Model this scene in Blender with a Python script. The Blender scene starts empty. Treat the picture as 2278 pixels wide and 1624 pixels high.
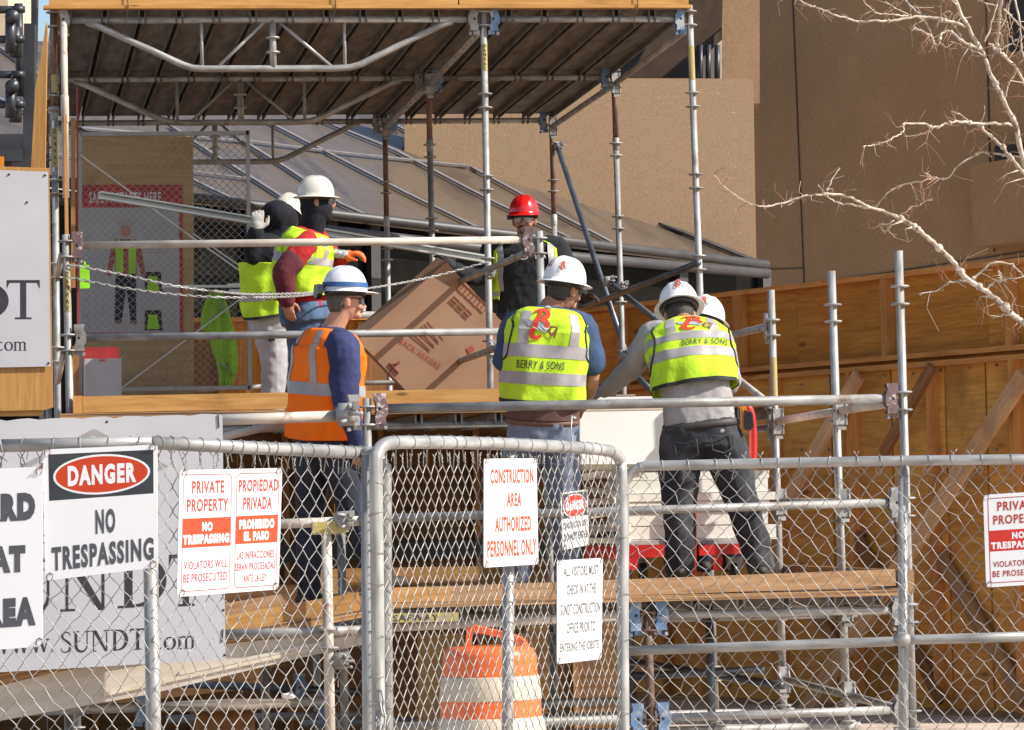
import bpy, bmesh, math, random
from mathutils import Vector, Matrix
import numpy as np
R = math.radians
random.seed(7); rng = np.random.default_rng(5)
S = bpy.context.scene
COL = S.collection
# ------------------------------------------------------------------ camera
# picture coordinates below (u, v) are in a 2278 x 1624 frame of the photograph
FPX, UC, VC = 8000.0, 1139.0, 812.0
YAW, PITCH, ROLL, HC = R(8.53), R(2.477), R(1.3), 1.55
CAM = Vector((0, 0, HC))
_f0 = Vector((math.sin(YAW), math.cos(YAW), 0)); _r0 = Vector((math.cos(YAW), -math.sin(YAW), 0))
FW = _f0*math.cos(PITCH) + Vector((0, 0, math.sin(PITCH)))
_u0 = _r0.cross(FW)
RT = _r0*math.cos(ROLL) - _u0*math.sin(ROLL); UP = _u0*math.cos(ROLL) + _r0*math.sin(ROLL)
cam = bpy.data.cameras.new('camera'); camo = bpy.data.objects.new('camera', cam); COL.objects.link(camo)
cam.sensor_width = 36; cam.lens = 36*FPX/2278; cam.clip_start = .5; cam.clip_end = 2000
camo.matrix_world = Matrix(((RT.x, UP.x, -FW.x, 0), (RT.y, UP.y, -FW.y, 0), (RT.z, UP.z, -FW.z, HC), (0, 0, 0, 1)))
S.camera = camo
# ------------------------------------------------------------------ sky, sun, exposure
W = bpy.data.worlds.new('World'); S.world = W; W.use_nodes = True
SUN_AZ, SUN_EL = R(65), R(38)      # azimuth measured from -Y (towards the viewer) to +X (right)
SD = Vector((math.sin(SUN_AZ)*math.cos(SUN_EL), -math.cos(SUN_AZ)*math.cos(SUN_EL), math.sin(SUN_EL)))
nt = W.node_tree
sky = nt.nodes.new('ShaderNodeTexSky'); sky.sky_type = 'NISHITA'; sky.sun_disc = False
sky.sun_elevation = SUN_EL; sky.sun_rotation = math.atan2(SD.x, SD.y); sky.air_density = 1.0; sky.dust_density = 1.2
bg = nt.nodes['Background']; bg.inputs[1].default_value = .115
nt.links.new(sky.outputs[0], bg.inputs[0])
sl = bpy.data.lights.new('sun', 'SUN'); sl.energy = 4.7; sl.angle = R(.5); sl.color = (1, .95, .87)
so = bpy.data.objects.new('sun', sl); COL.objects.link(so); so.rotation_euler = SD.to_track_quat('Z', 'Y').to_euler()
S.view_settings.view_transform = 'Standard'; S.view_settings.look = 'None'
S.view_settings.exposure = .58; S.view_settings.gamma = 1
S.cycles.max_bounces = 6; S.cycles.diffuse_bounces = 3; S.cycles.glossy_bounces = 3
S.cycles.transparent_max_bounces = 8

# ------------------------------------------------------------------ picture point -> place
def ray(u, v): return FW + RT*((u-UC)/FPX) + UP*((VC-v)/FPX)
def P(u, v, d): return CAM + ray(u, v)*d                       # at camera depth d
def PY(u, v, Y): r = ray(u, v); return CAM + r*(Y/r.y)         # on the plane y = Y
def PX(u, v, X): r = ray(u, v); return CAM + r*(X/r.x)
def PPL(u, v, p, n): r = ray(u, v); return CAM + r*((p-CAM).dot(n)/r.dot(n))
def CXY(lat, dep, z=0): return Vector((_r0.x*lat+_f0.x*dep, _r0.y*lat+_f0.y*dep, z))
V = Vector
# ------------------------------------------------------------------ materials
def _n(t, k, **kw):
    n = t.nodes.new('ShaderNode'+k)
    for a, b in kw.items(): setattr(n, a, b)
    return n
def mat(name, c1, c2=None, rough=.6, metal=0, scale=8, stretch=(1, 1, 1), lo=.35, hi=.65, detail=6, bump=0, bscale=None,
        coord='gc', spots=None, spot_scale=5, spot_lo=.62, spot_hi=.7, spec=.5, knots=None, coat=0, distort=0, rnd=0):
    m = bpy.data.materials.new(name); m.use_nodes = True; t = m.node_tree; b = t.nodes['Principled BSDF']
    b.inputs['Roughness'].default_value = rough; b.inputs['Metallic'].default_value = metal
    b.inputs['Specular IOR Level'].default_value = spec
    if coat: b.inputs['Coat Weight'].default_value = coat; b.inputs['Coat Roughness'].default_value = .12
    c1 = tuple(c1)+(1,); c2 = tuple(c2)+(1,) if c2 else tuple(x*.72 for x in c1[:3])+(1,)
    if coord == 'gc': tc = _n(t, 'Attribute', attribute_name='gc'); vec = tc.outputs['Vector']
    else: tc = _n(t, 'TexCoord'); vec = tc.outputs['Object']
    mp = _n(t, 'Mapping'); mp.inputs['Scale'].default_value = stretch; t.links.new(vec, mp.inputs[0])
    no = _n(t, 'TexNoise'); no.inputs['Scale'].default_value = scale; no.inputs['Detail'].default_value = detail
    no.inputs['Distortion'].default_value = distort
    t.links.new(mp.outputs[0], no.inputs[0])
    cr = _n(t, 'ValToRGB'); cr.color_ramp.elements[0].position = lo; cr.color_ramp.elements[1].position = hi
    cr.color_ramp.elements[0].color = c2; cr.color_ramp.elements[1].color = c1
    t.links.new(no.outputs[0], cr.inputs[0]); out = cr.outputs[0]
    if spots:
        n2 = _n(t, 'TexNoise'); n2.inputs['Scale'].default_value = spot_scale; n2.inputs['Detail'].default_value = 8; n2.inputs['Roughness'].default_value = .65
        t.links.new(vec, n2.inputs[0])
        r2 = _n(t, 'MapRange'); r2.inputs[1].default_value = spot_lo; r2.inputs[2].default_value = spot_hi
        t.links.new(n2.outputs[0], r2.inputs[0])
        mx = _n(t, 'Mix', data_type='RGBA'); mx.inputs['B'].default_value = tuple(spots)+(1,)
        t.links.new(r2.outputs[0], mx.inputs['Factor']); t.links.new(out, mx.inputs['A']); out = mx.outputs['Result']
    if knots:
        vo = _n(t, 'TexVoronoi'); vo.inputs['Scale'].default_value = 1.0
        mk = _n(t, 'Mapping'); mk.inputs['Scale'].default_value = knots; t.links.new(vec, mk.inputs[0]); t.links.new(mk.outputs[0], vo.inputs[0])
        r3 = _n(t, 'MapRange'); r3.inputs[1].default_value = .05; r3.inputs[2].default_value = .115; r3.inputs[3].default_value = .8; r3.inputs[4].default_value = 0
        t.links.new(vo.outputs['Distance'], r3.inputs[0])
        mx = _n(t, 'Mix', data_type='RGBA'); mx.inputs['B'].default_value = tuple(x*.3 for x in c2[:3])+(1,)
        t.links.new(r3.outputs[0], mx.inputs['Factor']); t.links.new(out, mx.inputs['A']); out = mx.outputs['Result']
    if rnd:
        oi = _n(t, 'ObjectInfo'); mr = _n(t, 'MapRange'); mr.inputs[3].default_value = 1-rnd; mr.inputs[4].default_value = 1+rnd*.5
        t.links.new(oi.outputs['Random'], mr.inputs[0]); vm = _n(t, 'VectorMath', operation='SCALE'); t.links.new(out, vm.inputs[0]); t.links.new(mr.outputs[0], vm.inputs['Scale']); out = vm.outputs[0]
    t.links.new(out, b.inputs['Base Color'])
    if bump:
        bn = _n(t, 'TexNoise'); bn.inputs['Scale'].default_value = bscale or scale; bn.inputs['Detail'].default_value = 5
        t.links.new(mp.outputs[0] if not bscale else vec, bn.inputs[0])
        bp = _n(t, 'Bump'); bp.inputs['Strength'].default_value = 1; bp.inputs['Distance'].default_value = bump
        t.links.new(bn.outputs[0], bp.inputs['Height']); t.links.new(bp.outputs[0], b.inputs['Normal'])
    return m
def wood(name, c1, c2, sc=1.0, rough=.65, kn=(2.2, 7, 7), lo=.3, hi=.7):
    return mat(name, c1, c2, rough=rough, scale=3.2*sc, stretch=(.9, 11, 11), lo=lo, hi=hi, detail=8, bump=.0015, knots=kn, distort=.9, spec=.25, rnd=.2, spots=tuple(x*.55 for x in c2), spot_scale=1.6, spot_lo=.55, spot_hi=.8)
M = {}
M['galv'] = mat('galvanised steel', (.4, .395, .38), (.22, .215, .205), rough=.55, metal=.2, scale=11, stretch=(.6, 1.6, 1.6), bump=.0008, spots=(.17, .12, .085), spot_scale=6, spot_lo=.57, spot_hi=.7, rnd=.25)
M['galvclean'] = mat('bright galvanised pipe', (.43, .42, .4), (.24, .235, .225), rough=.42, metal=.25, scale=14, stretch=(.5, 2.5, 2.5), spots=(.27, .25, .22), spot_scale=16, spot_lo=.6, spot_hi=.72, bump=.0004, rnd=.15)
M['beige'] = mat('cement splashed steel', (.6, .54, .46), (.4, .34, .28), rough=.7, metal=.1, scale=8, stretch=(.6, 1.5, 1), spots=(.2, .12, .09), spot_scale=7, spot_lo=.58, spot_hi=.68, bump=.001)
M['rusty'] = mat('rusted steel', (.22, .13, .09), (.1, .06, .045), rough=.75, metal=.3, scale=12, stretch=(.5, 1, 1), bump=.001, spots=(.3, .28, .26), spot_scale=6)
M['darkpipe'] = mat('dark blue grey pipe', (.13, .15, .18), (.07, .075, .085), rough=.4, metal=.5, scale=10, stretch=(.4, 1, 1), spots=(.25, .25, .26), spot_scale=8)
M['bluepaint'] = mat('blue painted bracket', (.16, .28, .46), (.1, .17, .28), rough=.5, metal=.2, spots=(.4, .4, .4), spot_scale=14, spot_lo=.5, spot_hi=.62)
M['purple'] = mat('maroon rusted bracket', (.22, .15, .15), (.13, .08, .08), rough=.6, metal=.3, spots=(.55, .5, .46), spot_scale=25, spot_lo=.55, spot_hi=.62)
M['yellow'] = mat('worn yellow paint', (.48, .37, .06), (.3, .25, .1), rough=.6, spots=(.3, .28, .25), spot_scale=30, spot_lo=.5, spot_hi=.6)
M['ink'] = mat('black ink', (.02, .02, .022), (.03, .03, .033), rough=.6)
M['ply'] = wood('weathered orange plywood', (.7, .3, .05), (.46, .165, .023), .8, kn=(1.4, 4, 4))
M['plydark'] = wood('brown plywood', (.33, .16, .06), (.2, .09, .03), .8, kn=(1.5, 4, 4))
M['plylow'] = wood('orange plywood lightened for ground bounce', (.8, .4, .095), (.58, .245, .048), .8, kn=(1.4, 4, 4))  # lower hoarding sheets coloured lighter to stand for ground bounce
M['stud'] = wood('framing lumber', (.68, .31, .09), (.5, .2, .05), 1, kn=(1.2, 6, 6))
M['brace'] = wood('pale brace lumber', (.8, .48, .25), (.62, .33, .14), 1, kn=(1.2, 6, 6))
M['board'] = wood('new yellow lumber', (.55, .3, .1), (.4, .19, .05), 1)
M['reelwood'] = wood('grey reel wood', (.26, .21, .16), (.15, .12, .09), 1)
M['boardgrey'] = wood('weathered lumber', (.44, .26, .13), (.29, .155, .07), 1)
M['plyedge'] = mat('plywood edge plies', (.5, .27, .1), (.1, .05, .025), rough=.8, scale=4, stretch=(.25, 30, 60), lo=.42, hi=.58, detail=2)
M['plyshade'] = wood('plywood darkened for shade', (.17, .085, .03), (.085, .04, .014), .8, kn=(1.5, 4, 4))  # dark tone stands for the deep shade under landing and ramp
M['plypale'] = wood('pale plywood', (.46, .32, .17), (.34, .22, .1), .6, kn=(1.6, 2.5, 2.5))
M['planku'] = mat('dirty plank underside', (.2, .196, .186), (.078, .076, .073), rough=.85, scale=5, stretch=(.5, 3, 3), lo=.3, hi=.72, bump=.001)
M['plankrail'] = mat('dark plank side rail', (.13, .125, .115), (.05, .047, .043), rough=.7, metal=.1, scale=7, stretch=(.5, 2, 2))  # darker grey than the plank rails elsewhere
M['concrete'] = mat('tan exposed aggregate concrete', (.44, .295, .175), (.345, .225, .13), rough=.9, scale=60, lo=.3, hi=.7, detail=4, bump=.0012, coord='obj', spots=(.6, .46, .32), spot_scale=38, spot_lo=.62, spot_hi=.7, spec=.2)
M['concrete2'] = mat('tan precast panel', (.37, .235, .128), (.3, .185, .098), rough=.9, scale=34, lo=.3, hi=.7, detail=6, bump=.0015, coord='obj', spots=(.4, .24, .13), spot_scale=2.2, spot_lo=.48, spot_hi=.8, spec=.2)
M['cream'] = mat('cream wall', (.62, .48, .32), (.56, .43, .29), rough=.9, scale=3, coord='obj')
M['joint'] = mat('panel joint', (.07, .05, .04), rough=.9)
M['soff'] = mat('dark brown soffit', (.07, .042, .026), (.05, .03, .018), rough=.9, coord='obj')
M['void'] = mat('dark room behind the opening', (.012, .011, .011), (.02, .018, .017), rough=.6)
M['glassdk'] = mat('dark window glass', (.008, .0075, .007), (.012, .011, .01), rough=.25, spec=.08)
M['skyl'] = mat('skylight glazing with painted reflections', (.115, .088, .066), (.066, .052, .043), rough=.25, scale=.75, stretch=(2.6, .8, 1), lo=.36, hi=.47, detail=2, coord='gc', spots=(.1, .078, .06), spot_scale=2.2, spot_lo=.45, spot_hi=.6, spec=.3, distort=1.2)  # wavy colour patches stand in for reflections in the glass
M['mull'] = mat('grey skylight mullion', (.23, .215, .22), (.17, .16, .163), rough=.5, metal=.2)
M['mulldk'] = mat('grey window mullion', (.06, .057, .058), (.045, .042, .043), rough=.5)
M['ground'] = mat('pinkish concrete paving', (.58, .47, .39), (.45, .36, .29), rough=.9, scale=2.2, coord='obj', spots=(.24, .19, .15), spot_scale=1.3, spot_lo=.55, spot_hi=.75, bump=.003, bscale=40)
M['signw'] = mat('white sign face', (.9, .9, .9), (.86, .86, .86), rough=.35, scale=3, spots=(.62, .6, .56), spot_scale=14, spot_lo=.68, spot_hi=.76)
M['signw2'] = mat('sign white dimmed for sun', (.62, .62, .62), (.57, .57, .57), rough=.4, scale=3, spots=(.45, .43, .4), spot_scale=14, spot_lo=.68, spot_hi=.76)  # white lowered so strong sun leaves the thin lettering readable
M['signback'] = mat('white sign rim', (.7, .7, .69), rough=.4)
M['signk'] = mat('black sign ink', (.035, .038, .045), (.05, .055, .06), rough=.4)
M['signg'] = mat('faded black lettering', (.075, .08, .09), (.1, .105, .115), rough=.5)
M['signr'] = mat('red orange sign ink', (.66, .055, .008), (.58, .045, .008), rough=.4, scale=4)
M['signred'] = mat('red sign ink', (.7, .035, .02), (.6, .03, .02), rough=.4)
M['signtxt'] = mat('red lettering', (.5, .035, .02), (.44, .035, .025), rough=.45)
M['signpink'] = mat('faded red lettering', (.36, .035, .045), (.32, .035, .045), rough=.45)
M['banner'] = mat('white vinyl banner', (.47, .465, .485), (.41, .405, .425), rough=.5, scale=1.2, spots=(.45, .43, .42), spot_scale=9, spot_lo=.73, spot_hi=.78, bump=.004, bscale=2.2)
M['inkblue'] = mat('dark banner lettering', (.02, .018, .026), (.03, .026, .034), rough=.5)
M['greyink'] = mat('grey logo ink', (.3, .28, .28), (.27, .25, .25), rough=.5)
M['maroon'] = mat('maroon logo ink', (.3, .05, .05), rough=.5)
M['orange'] = mat('orange drum plastic', (.88, .16, .02), (.78, .12, .015), rough=.38, scale=3, coord='obj', spots=(.6, .14, .04), spot_scale=6, spot_lo=.55, spot_hi=.75, bump=.0015, bscale=6, coat=.2)
M['drumw'] = mat('dirty reflective band', (.62, .53, .42), (.5, .42, .32), rough=.55, scale=5, coord='obj', spots=(.3, .22, .15), spot_scale=9, spot_lo=.6, spot_hi=.74)
M['red'] = mat('red painted steel', (.6, .02, .015), (.45, .012, .012), rough=.35, scale=6, spots=(.75, .25, .2), spot_scale=12, spot_lo=.66, spot_hi=.76)
M['white'] = mat('white carton face', (.86, .85, .82), (.83, .82, .79), rough=.6, scale=3)
M['whitepnl'] = mat('white panel board', (.78, .75, .69), (.7, .67, .6), rough=.5, scale=4)
M['cream2'] = mat('cream trim board', (.66, .58, .46), (.56, .48, .37), rough=.6)
M['card'] = mat('brown cardboard', (.34, .2, .12), (.28, .16, .095), rough=.85, scale=2.5, bump=.002, spots=(.3, .18, .11), spot_scale=3, spot_lo=.6, spot_hi=.75)
M['cardink'] = mat('red carton print', (.33, .06, .035), (.3, .08, .05), rough=.8)
M['alu'] = mat('aluminium channel', (.52, .54, .53), (.43, .45, .44), rough=.45, metal=.4, scale=4, stretch=(.3, 2, 2))
M['beam'] = mat('dusty aluminium ramp beam', (.62, .56, .48), (.5, .44, .37), rough=.55, metal=.15, scale=3, stretch=(.5, 4, 4), spots=(.4, .33, .26), spot_scale=5, spot_lo=.55, spot_hi=.75)
M['blacksteel'] = mat('black painted steel', (.022, .024, .03), (.04, .042, .05), rough=.4, metal=.2, spots=(.12, .12, .13), spot_scale=16, spot_lo=.68, spot_hi=.76)
M['slate'] = mat('dark grey steel channel', (.055, .058, .068), (.04, .042, .05), rough=.5, metal=.2)
M['reflor'] = mat('orange reflector', (.85, .3, .01), rough=.3)
M['mesh'] = mat('grey expanded metal', (.3, .3, .29), (.22, .22, .21), rough=.5, metal=.4)
M['frame'] = mat('grey painted frame', (.3, .3, .29), (.24, .24, .235), rough=.5, metal=.2)
M['wire'] = mat('galvanised wire', (.44, .43, .41), (.24, .225, .2), rough=.45, metal=.35, scale=16, spots=(.16, .13, .1), spot_scale=40, spot_lo=.6, spot_hi=.68)
M['poster'] = mat('white poster', (.33, .33, .34), (.3, .3, .31), rough=.5)
M['posterred'] = mat('red poster border', (.36, .022, .022), rough=.5)
M['lime'] = mat('lime hi-vis fabric', (.52, .76, .035), (.42, .64, .028), rough=.8, scale=4, spots=(.34, .5, .04), spot_scale=5, spot_lo=.58, spot_hi=.78, bump=.014, bscale=10, spec=.2)
M['limesh'] = mat('deeper lime hi-vis fabric', (.3, .6, .02), (.25, .52, .015), rough=.8, scale=5, bump=.006, bscale=9, spec=.2)
M['hiorange'] = mat('orange hi-vis fabric', (.95, .19, .01), (.88, .14, .004), rough=.8, scale=5, bump=.006, bscale=8, spec=.2)
M['tape'] = mat('silver reflective tape', (.36, .335, .335), (.28, .26, .26), rough=.5, scale=7, stretch=(1, 1, 1), bump=.003, bscale=14)
M['blacktrim'] = mat('black fabric trim', (.016, .017, .018), rough=.8)
M['navy'] = mat('navy sweatshirt', (.03, .04, .12), (.018, .022, .075), rough=.9, scale=5, bump=.012, bscale=5, coord='obj')
M['bluetee'] = mat('blue tee shirt', (.04, .075, .15), (.025, .05, .105), rough=.9, scale=6, bump=.01, bscale=7, coord='obj')
M['greyshirt'] = mat('grey long sleeve shirt', (.34, .32, .32), (.25, .235, .23), rough=.9, scale=6, bump=.012, bscale=7, coord='obj')
M['brownshirt'] = mat('brown shirt', (.12, .062, .05), rough=.9, coord='obj', bump=.008, bscale=8)
M['redshirt'] = mat('red sweatshirt', (.42, .012, .012), (.3, .008, .009), rough=.9, scale=5, bump=.012, bscale=6, coord='obj')
M['maroonsl'] = mat('maroon sleeve', (.1, .012, .02), (.07, .008, .014), rough=.9, bump=.01, bscale=8, coord='obj')
M['darkhood'] = mat('black navy hoodie', (.005, .006, .012), (.0035, .004, .007), rough=.95, scale=5, bump=.012, bscale=6, coord='obj')
M['blacktee'] = mat('black shirt', (.007, .008, .011), (.011, .012, .015), rough=.9, scale=5, bump=.01, bscale=6, coord='obj')
M['jean'] = mat('blue denim', (.075, .12, .21), (.03, .055, .11), rough=.9, scale=4, bump=.012, bscale=7, coord='obj', spots=(.17, .21, .29), spot_scale=3, spot_lo=.5, spot_hi=.75)
M['jeangrey'] = mat('faded grey blue denim', (.19, .23, .31), (.095, .12, .18), rough=.9, scale=4, bump=.012, bscale=7, coord='obj', spots=(.22, .24, .28), spot_scale=3.5, spot_lo=.5, spot_hi=.75)
M['jeanblk'] = mat('black denim', (.035, .036, .042), (.016, .017, .022), rough=.9, scale=4, bump=.014, bscale=6, coord='obj', spots=(.085, .085, .09), spot_scale=4, spot_lo=.52, spot_hi=.75)
M['jeandk'] = mat('dark navy trousers', (.025, .03, .05), (.014, .016, .028), rough=.9, scale=4, bump=.012, bscale=6, coord='obj')
M['whitepant'] = mat('dusty white work trousers', (.42, .41, .43), (.33, .32, .34), rough=.9, scale=4, bump=.014, bscale=7, coord='obj')
M['skin'] = mat('fair skin', (.56, .29, .19), (.48, .23, .145), rough=.55, scale=9, coord='obj', spec=.35)  # paler skin tone, used for the orange-vest worker
M['skintan'] = mat('tan skin', (.4, .2, .125), (.33, .155, .095), rough=.55, scale=9, coord='obj', spec=.35)
M['hairgrey'] = mat('grey brown hair', (.13, .1, .08), (.07, .055, .045), rough=.8, scale=60, bump=.003, coord='obj')
M['hairdk'] = mat('dark hair', (.03, .026, .024), (.05, .045, .04), rough=.75, scale=60, bump=.003, coord='obj')
M['hairwh'] = mat('white moustache', (.6, .56, .52), rough=.8, coord='obj')
M['hatw'] = mat('white hard hat shell', (.78, .77, .76), (.72, .71, .7), rough=.32, scale=9, coord='obj', coat=.25, spots=(.5, .47, .43), spot_scale=14, spot_lo=.63, spot_hi=.74)
M['hatcream'] = mat('white hard hat shell dimmed for shade', (.6, .57, .5), (.56, .53, .46), rough=.28, scale=4, coord='obj', coat=.4)  # white shell colour lowered to stand for shade on the landing
M['hatgrey'] = mat('light grey hard hat shell', (.66, .665, .69), (.62, .625, .65), rough=.22, scale=4, coord='obj', coat=.5)
M['hatred'] = mat('red hard hat shell', (.62, .012, .012), (.55, .01, .01), rough=.22, scale=4, coord='obj', coat=.5)
M['band'] = mat('blue goggle strap', (.02, .09, .28), (.015, .06, .2), rough=.6, scale=60)
M['blackpl'] = mat('black plastic', (.015, .015, .016), rough=.4)
M['lens'] = mat('smoked lens', (.16, .17, .18), (.12, .13, .14), rough=.08, spec=.8)
M['frameblk'] = M['blackpl']
M['glovew'] = mat('grey white work glove', (.33, .32, .3), (.25, .24, .22), rough=.9, coord='obj', bump=.004, bscale=20)
M['gloveo'] = mat('orange rubber glove', (.85, .17, .04), (.7, .12, .03), rough=.6, coord='obj')
M['gloveb'] = mat('black work glove', (.02, .02, .021), rough=.8, coord='obj')
M['boot'] = mat('dark leather boot', (.05, .038, .03), rough=.7, coord='obj')
M['leather'] = mat('dark leather belt', (.05, .045, .042), (.035, .03, .028), rough=.6)
M['leatherbr'] = mat('brown leather belt', (.16, .08, .05), rough=.6)
M['bark'] = mat('pale sunlit bark', (.62, .54, .44), (.36, .29, .22), rough=.85, scale=7, stretch=(3, .6, .6), spots=(.16, .1, .07), spot_scale=18, spot_lo=.56, spot_hi=.66, bump=.002)
M['twig'] = mat('brown twig', (.4, .22, .12), (.28, .14, .08), rough=.85)
M['logor'] = mat('red embroidered logo', (.72, .05, .02), rough=.7)
M['logog'] = mat('grey logo print', (.36, .42, .44), rough=.6)
M['logob'] = mat('brown logo print', (.25, .09, .05), rough=.7)
M['print'] = mat('white shirt print', (.6, .6, .6), rough=.8)
M['limeplastic'] = mat('lime green plastic tag', (.3, .72, .01), rough=.5)
M['greybox'] = mat('grey box lid', (.42, .42, .44), (.38, .38, .4), rough=.5)
M['clear'] = mat('cloudy clear plastic', (.5, .5, .52), (.2, .2, .22), rough=.15, scale=30, spec=.8)
# ------------------------------------------------------------------ mesh builder
def orth(t, ref=None):
    t = t.normalized(); ref = ref or (V((0, 0, 1)) if abs(t.z) < .9 else V((0, 1, 0)))
    a = ref.cross(t)
    if a.length < 1e-6: a = V((1, 0, 0)).cross(t)
    a.normalize(); return a, t.cross(a)
class MB:
    def __init__(s): s.v = []; s.f = []; s.g = []; s.mi = []; s.sm = []
    def add(s, vs, fs, g=None, mi=0, smooth=False):
        b = len(s.v); s.v += [tuple(x) for x in vs]; s.f += [tuple(b+i for i in f) for f in fs]
        if g is None:
            o = (random.uniform(0, 50),)*3; g = [(x[0]+o[0], x[1]+o[1], x[2]+o[2]) for x in vs]
        s.g += [tuple(x) for x in g]; s.mi += [mi]*len(fs); s.sm += [smooth]*len(fs); return s
    def box(s, c, ax, size, mi=0):
        ax = [a.normalized() for a in ax]; h = [x/2 for x in size]
        k = max(range(3), key=lambda i: size[i]); od = [k]+[i for i in range(3) if i != k]
        o = [random.uniform(0, 60) for _ in range(3)]; vs = []; g = []
        for i in (-1, 1):
            for j in (-1, 1):
                for l in (-1, 1):
                    q = (i*h[0], j*h[1], l*h[2]); vs.append(c+ax[0]*q[0]+ax[1]*q[1]+ax[2]*q[2])
                    g.append((q[od[0]]+o[0], q[od[1]]+o[1], q[od[2]]+o[2]))
        return s.add(vs, [(0, 1, 3, 2), (4, 6, 7, 5), (0, 4, 5, 1), (2, 3, 7, 6), (0, 2, 6, 4), (1, 5, 7, 3)], g, mi)
    def abox(s, x0, x1, y0, y1, z0, z1, mi=0):
        return s.box(V(((x0+x1)/2, (y0+y1)/2, (z0+z1)/2)), (V((1, 0, 0)), V((0, 1, 0)), V((0, 0, 1))), (abs(x1-x0), abs(y1-y0), abs(z1-z0)), mi)
    def bar(s, p0, p1, w, h, ref=None, mi=0):
        t = p1-p0; a, b = orth(t, ref); return s.box((p0+p1)/2, (t, a, b), (t.length, w, h), mi)
    def tube(s, p0, p1, r, n=12, r2=None, cap=True, mi=0):
        return s.path([p0, p1], [r, r if r2 is None else r2], n, cap, mi)
    def path(s, pts, r, n=8, cap=True, mi=0, closed=False, ref=None):
        pts = [V(p) for p in pts]; N = len(pts)
        rr = r if isinstance(r, (list, tuple)) else [r]*N
        vs = []; g = []; L = 0; o = [random.uniform(0, 60) for _ in range(3)]; a = None
        for i, p in enumerate(pts):
            if closed: t = pts[(i+1) % N]-pts[i-1]
            else: t = pts[min(i+1, N-1)]-pts[max(i-1, 0)]
            if t.length < 1e-9: t = V((0, 0, 1))
            t.normalize()
            if a is None: a, b = orth(t, ref)
            else:
                a = a-t*a.dot(t)
                if a.length < 1e-5: a, b = orth(t, ref)
                a.normalize(); b = t.cross(a)
            if i: L += (pts[i]-pts[i-1]).length
            for k in range(n):
                q = 2*math.pi*k/n; c, d = math.cos(q)*rr[i], math.sin(q)*rr[i]
                vs.append(p+a*c+b*d); g.append((L+o[0], c+o[1], d+o[2]))
        fs = []
        for i in range(N if closed else N-1):
            j = (i+1) % N
            for k in range(n): fs.append((i*n+k, i*n+(k+1) % n, j*n+(k+1) % n, j*n+k))
        if cap and not closed: fs += [tuple(range(n-1, -1, -1)), tuple((N-1)*n+k for k in range(n))]
        return s.add(vs, fs, g, mi, True)
    def prism(s, poly, ex, mi=0, smooth=False):
        n = len(poly); poly = [V(p) for p in poly]; vs = poly+[p+ex for p in poly]
        fs = [tuple(range(n)), tuple(range(2*n-1, n-1, -1))]+[(i, i+n, (i+1) % n+n, (i+1) % n) for i in range(n)]
        o = [random.uniform(0, 60) for _ in range(3)]
        t = max(((poly[(i+1) % n]-poly[i]) for i in range(n)), key=lambda q: q.length).normalized(); a, b = orth(t, ex if ex.length > 1e-6 else None)
        g = [((p-poly[0]).dot(t)+o[0], (p-poly[0]).dot(a)+o[1], (p-poly[0]).dot(b)+o[2]) for p in vs]
        return s.add(vs, fs, g, mi, smooth)
    def lathe(s, prof, c, ax, n=24, mi=0, sx=1, sy=1, cap=True):
        a, b, t = ax; vs = []
        for r, h in prof:
            for k in range(n):
                q = 2*math.pi*k/n; vs.append(c+a*(math.cos(q)*r*sx)+b*(math.sin(q)*r*sy)+t*h)
        m = len(prof); fs = []
        for i in range(m-1):
            for k in range(n): fs.append((i*n+k, i*n+(k+1) % n, (i+1)*n+(k+1) % n, (i+1)*n+k))
        if cap: fs += [tuple(range(n-1, -1, -1)), tuple((m-1)*n+k for k in range(n))]
        return s.add(vs, fs, None, mi, True)
    def ball(s, c, ax, rad, n=14, m=9, mi=0, fn=None):
        vs = []; fs = []
        for i in range(m+1):
            ph = math.pi*i/m
            for k in range(n):
                q = 2*math.pi*k/n; d = V((math.sin(ph)*math.cos(q), math.sin(ph)*math.sin(q), math.cos(ph)))
                if fn: d = fn(d)
                vs.append(c+ax[0]*d.x*rad[0]+ax[1]*d.y*rad[1]+ax[2]*d.z*rad[2])
        for i in range(m):
            for k in range(n): fs.append((i*n+k, (i+1)*n+k, (i+1)*n+(k+1) % n, i*n+(k+1) % n))
        return s.add(vs, fs, None, mi, True)
    def build(s, name, mats, parent=None, base=None):
        o0 = parent['_b'] if parent is not None and '_b' in parent else (base or (0, 0, 0))
        me = bpy.data.meshes.new(name)
        me.from_pydata([(x[0]-o0[0], x[1]-o0[1], x[2]-o0[2]) for x in s.v], [], s.f)
        for m in (mats if isinstance(mats, (list, tuple)) else [mats]): me.materials.append(m)
        me.polygons.foreach_set('material_index', s.mi); me.polygons.foreach_set('use_smooth', s.sm)
        at = me.attributes.new('gc', 'FLOAT_VECTOR', 'POINT'); at.data.foreach_set('vector', np.array(s.g, dtype=np.float32).ravel())
        me.update()
        o = bpy.data.objects.new(name, me); COL.objects.link(o); o['_b'] = tuple(o0)
        if parent is not None: o.parent = parent
        else: o.location = o0
        return o
def tag(o, label, cat, group=None, kind=None):
    o['label'] = label; o['category'] = cat
    if group: o['group'] = group
    if kind: o['kind'] = kind
    return o
def thing(name, label, cat, loc, group=None, kind=None):
    o = bpy.data.objects.new(name, None); COL.objects.link(o); o.location = loc; o['_b'] = tuple(loc); o.empty_display_size = .1
    return tag(o, label, cat, group, kind)
X1, Y1, Z1 = V((1, 0, 0)), V((0, 1, 0)), V((0, 0, 1))
AX = (X1, Y1, Z1)
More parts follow.
